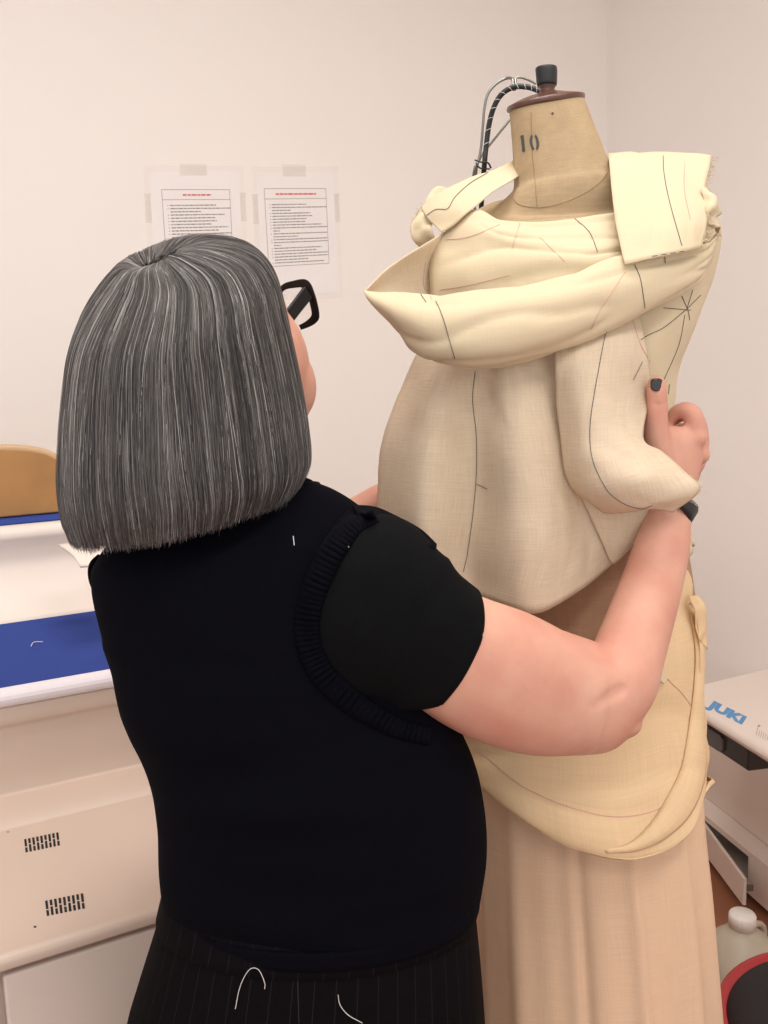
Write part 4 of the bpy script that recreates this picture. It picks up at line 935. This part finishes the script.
# loose threads
def thread(pts, b, label, r=.00042):
    mb = MB(); line_on(mb, b, pts, r, 0, .0015, 6)
    if mb.v: o = mb.build('loose_thread', 'thread', None, merge=False); tag(o, label, 'thread')
abt = bvh_of(trousers); 
thread([(236, 1008), (241, 985), (250, 969), (259, 969), (265, 982), (265, 988)], abt, 'white thread loop stuck on the left side of the pinstripe trousers')
thread([(338, 994), (340, 1004), (348, 1014), (362, 1022)], abt, 'white curled thread on the pinstripe trousers near the back seam, lower edge')
thread([(333, 531), (345, 541), (350, 555), (346, 572)], bvh_of(vest, bpy.data.objects['armhole_rib']), 'curved grey thread on the ribbed armhole trim of the vest', .0004)
thread([(293, 537), (294, 546)], vb, 'tiny grey thread on the upper back of the vest', .0005)
thread([(31, 647), (34, 643), (43, 642.5)], bvh_of(felt_o), 'bent white thread lying on the blue felt pad', .0008)
# --- bracelet
brc = [(688, 497), (692, 505), (693, 515), (690, 526)]
mb = MB(); cA = P(670, 503, 1.074); axd = (P(652, 484, 1.083) - P(645, 515, 1.068)).normalized(); ex_ = (P(691, 510, 1.072) - P(646, 507, 1.072)) / 2; ex_ = ex_ - axd * ex_.dot(axd) - axd * .009; axd = ex_.cross(ex_.cross(axd)).normalized() * -1; ey_ = ex_.cross(axd).normalized() * .0245
mb2 = MB(); G = []
for k in range(48):
    t = 2 * math.pi * k / 48; c, s_ = math.cos(t), math.sin(t); rad = ex_ * c * 1.04 + ey_ * s_ * 1.02; n_ = rad.normalized(); wv = .0085 * (1 + .45 * max(0, c) ** 3)
    ctr_ = cA + rad; G.append([ctr_ + axd * wv * a_ + n_ * b2 for a_, b2 in ((-1, -.001), (-1, .002), (-.6, .0042), (.6, .0042), (1, .002), (1, -.001))])
G.append(G[0]); mb2.grid([list(r) for r in zip(*G)] + [[g[0] for g in G]]); o = mb2.build('wrist_strap', 'knob', None); tag(o, 'black band worn on the wrist of the pinning hand', 'wristband')
# --- glasses
gl = thing('glasses', 'thick black framed glasses worn by the person with grey hair', 'glasses', P(300, 305, 1.05))
ro = [(277, 292), (283, 284), (294, 280.5), (304, 279), (310, 282.5), (314, 291), (317.5, 303), (319.5, 316), (316.5, 322.5), (308, 327.5), (296, 330.5), (286, 326), (279, 312)]
ri = [(281, 294), (286, 289.5), (294, 288), (301, 287.5), (304.5, 290), (307.5, 296), (310, 305), (311.5, 314), (309, 318.5), (303, 323), (296, 325.5), (289, 321), (284, 309)]
def gp(x, y, o=0): return P(x, y, 1.062 + (305 - x) * .00055 + o)
def rim_mesh(fn):
    n = len(ro); O = crm(np.array(ro + [ro[0]], float), 5)[:-1]; I = crm(np.array(ri + [ri[0]], float), 5)[:-1]; rows = []
    for src, o_ in ((O, 0), (O, .006), (I, .006), (I, 0), (O, 0)): rows.append([fn(x, y, o_) for x, y in src])
    m_ = MB(); m_.grid(rows, 0, True); return m_, [fn(x, y, .003) for x, y in I]
m_, innr = rim_mesh(gp); m_.build('rim', 'glassframe', gl, smooth=False, bevel=.0012, seg=2)
mb = MB(); mb.cap(innr); mb.build('lens', 'lens', gl, smooth=False, solid=.001)
# mirrored left rim across the bridge
gx = (gp(300, 305) - gp(280, 305)); gn = gx.normalized(); bc = gp(277, 300) - gn * .010
def gp2(x, y, o=0): v = gp(x, y, o); return v - gn * 2 * (v - bc).dot(gn)
m_, innl = rim_mesh(gp2); m_.build('rim', 'glassframe', gl, smooth=False, bevel=.0012, seg=2)
mb = MB(); mb.cap(innl); mb.build('lens', 'lens', gl, smooth=False, solid=.001)
mb = MB(); mb.tube([gp(279, 296, .003), bc + Z * .002 + Vector((0, .003, 0)) + gn * 0, gp2(279, 296, .003)], .003, 8); mb.build('bridge', 'glassframe', gl)
hA, hB = gp(305.5, 284.5, -.002), gp(311.5, 301, -.002)
ear = hd(.080, -.0, .005)
def temple(a, b, e0):
    m2 = MB(); G = []
    for t in np.linspace(0, 1, 12):
        top_ = a.lerp(e0 + Z * .005, t); bot = b.lerp(e0 - Z * .008, t); o_ = Vector((RD.x, RD.y, 0)) * .0018
        G.append([top_ - o_, top_ + o_, bot + o_, bot - o_])
    m2.grid(G, 0, True); m2.cap(G[0]); m2.cap(G[-1]); return m2
tend = P(262, 345, .965)
mb = MB(); G = []
pa = [(304, 286.5, 1.058), (294, 300, 1.04), (279, 319.5, 1.012), (262, 340, .98)]; pb = [(311.5, 298, 1.058), (301, 311, 1.04), (286, 330, 1.012), (269, 349, .98)]
pa = crm(np.array([tuple(P(*p)) for p in pa]), 5); pb = crm(np.array([tuple(P(*p)) for p in pb]), 5); o_ = RD * .0018
for a, b in zip(pa, pb): a, b = Vector(a), Vector(b); G.append([a - o_, a + o_, b + o_, b - o_])
mb.grid(G, 0, True); mb.cap(G[0]); mb.cap(G[-1], flip=True); mb.build('temple', 'glassframe', gl, smooth=False, bevel=.0008, seg=2)
la = gp2(305, 292, -.002); mb = MB(); mb.tube([la, la.lerp(hd(-.083, .0, .0), .6), hd(-.083, .0, .0), hd(-.08, -.03, -.02)], [.004, .0035, .003, .002], 8); mb.build('temple', 'glassframe', gl)
# --- hair
hr = [(140, 268, 178, 250, .866, .002, .002), (120, 264, 210, 242, .89, .040, .020), (104, 280, 254, 252, .915, .078, .032), (88, 306, 275, 277, .925, .104, .036), (76, 342, 285, 312, .93, .120, .030), (70, 384, 294, 350, .935, .126, .022), (66, 430, 303, 393, .94, .130, .017), (64, 475, 309, 432, .94, .130, .015), (67, 510, 311, 463, .94, .126, .014), (74, 534, 302, 488, .94, .118, .014)]
NT = 24
def hair_surface(n=120):
    rows = [tuple(P(r[0], r[1], r[4])) + tuple(P(r[2], r[3], r[4])) + (r[5], r[6]) for r in hr]; out = []
    for r in crm(np.array(rows), 6):
        a, b = Vector(r[:3]), Vector(r[3:6]); c = (a + b) / 2; A = (b - a) / 2; B = Vector((0, r[6], r[7]))
        out.append([c + A * math.cos(2 * math.pi * k / n) + B * math.sin(2 * math.pi * k / n) for k in range(n)])
    return out
GS = hair_surface(); NR = len(GS); NA = len(GS[0]); GA = np.array([[tuple(p) for p in r] for r in GS]); CS = GA.mean(axis=1)
def hs(t, a, off):
    """point on hair shell: t 0 crown..1 rim, a angle, off radial scale"""
    x = min(max(t, 0), 1) * (NR - 1); i = min(int(x), NR - 2); f = x - i; y = (a / (2 * math.pi) % 1) * NA; j = int(y) % NA; g = y - int(y); j2 = (j + 1) % NA
    p = (GA[i, j] * (1 - g) + GA[i, j2] * g) * (1 - f) + (GA[i + 1, j] * (1 - g) + GA[i + 1, j2] * g) * f; c = CS[i] * (1 - f) + CS[i + 1] * f
    c = CS[max(i, int(NR * .5))]; d = c - p; return p + d / np.linalg.norm(d) * (1 - off) * .13
FO0, FO1 = .40, 1.9     # opening for the face
inop = lambda a: FO0 < (a % (2 * math.pi)) < FO1
mb = MB(); rows = []
for i in range(NR):
    t = i / (NR - 1); rows.append([Vector(hs(t, 2 * math.pi * k / NA, .90 - .03 * t)) for k in range(NA)])
vs = [p for r in rows for p in r]; fs = []
for i in range(NR - 1):
    for k in range(NA):
        if i / NR > .36 and inop(2 * math.pi * (k + .5) / NA): continue
        fs.append((i * NA + k, i * NA + (k + 1) % NA, (i + 1) * NA + (k + 1) % NA, (i + 1) * NA + k))
mb.add(vs, fs); mb.cap(rows[0]); hairbase = mb.build('hair', 'scalp', person, solid=.004)
NS, NP = 22000, 20
pos = np.zeros((NS, NP, 3)); rad = np.zeros((NS, NP)); shade = np.zeros(NS)
for s in range(NS):
    # favour the side the photograph sees a little, but cover all around
    a0 = rng.uniform(0, 2 * math.pi); 
    if s % 3: a0 = rng.uniform(math.pi * .9, 2 * math.pi + .12)
    t0 = abs(rng.normal(0, .07)) if rng.random() < .75 else rng.uniform(0, .5)
    lay = rng.uniform(.0, 1)
    clump = noise.noise(Vector((a0 * 9, lay * 2, 0))); big = noise.noise(Vector((a0 * 2.5, 5.1, 0)))
    t1 = .995 + rng.normal(.0, .016) - (.14 * rng.random() ** 3) + .02 * clump + .012 * noise.noise(Vector((a0 * 40, 1, 1)))
    if inop(a0): t1 = min(t1, .40 + .05 * rng.random())
    sw = rng.normal(0, .05) + .10 * noise.noise(Vector((a0 * 5, lay * 3, 7)))
    ph = rng.uniform(0, 6.28); fr = rng.uniform(1, 3)
    fly = rng.random() < .035
    off0 = .93 + .07 * lay ** .8
    for k in range(NP):
        u = k / (NP - 1); t = t0 + (t1 - t0) * u
        off = off0 + .004 * math.sin(ph + fr * 3 * u) + (rng.normal(0, .0008)) + (.03 * u * (1 - u) * 1.5 if fly else 0) - .012 * max(0, u - .85) * 6 * (lay)
        if off > 1.0 and not fly: off = 1.0 + (off - 1) * .3
        a = a0 + sw * u + .010 * math.sin(ph * 2 + 5 * u) 
        p = hs(t, a, off)
        if t > 1: p = p + (hs(1, a, off) - hs(.96, a, off)) * (t - 1) * 20
        pos[s, k] = p; rad[s, k] = .00023 * (1 - .6 * max(0, u - .6) / .4)
    v = .40 + .24 * clump + .16 * big + rng.normal(0, .15) + (.34 if rng.random() < .13 else 0)
    shade[s] = v
shade = np.clip(shade, 0, 1)
hc = bpy.data.hair_curves.new('hair_strands'); hc.add_curves([NP] * NS)
wl = np.array(tuple(wloc(person))); hc.points.foreach_set('position', (pos - wl).reshape(-1).astype(np.float32))
try: at_r = hc.attributes.get('radius') or hc.attributes.new('radius', 'FLOAT', 'POINT')
except Exception: at_r = hc.attributes.new('radius', 'FLOAT', 'POINT')
at_r.data.foreach_set('value', rad.reshape(-1).astype(np.float32))
ats = hc.attributes.new('shade', 'FLOAT', 'CURVE'); ats.data.foreach_set('value', shade.astype(np.float32))
hc.materials.append(MT['hair']); ho = bpy.data.objects.new('hair_strands', hc); COL.objects.link(ho); ho.parent = hairbase; ho['kind'] = 'stuff'
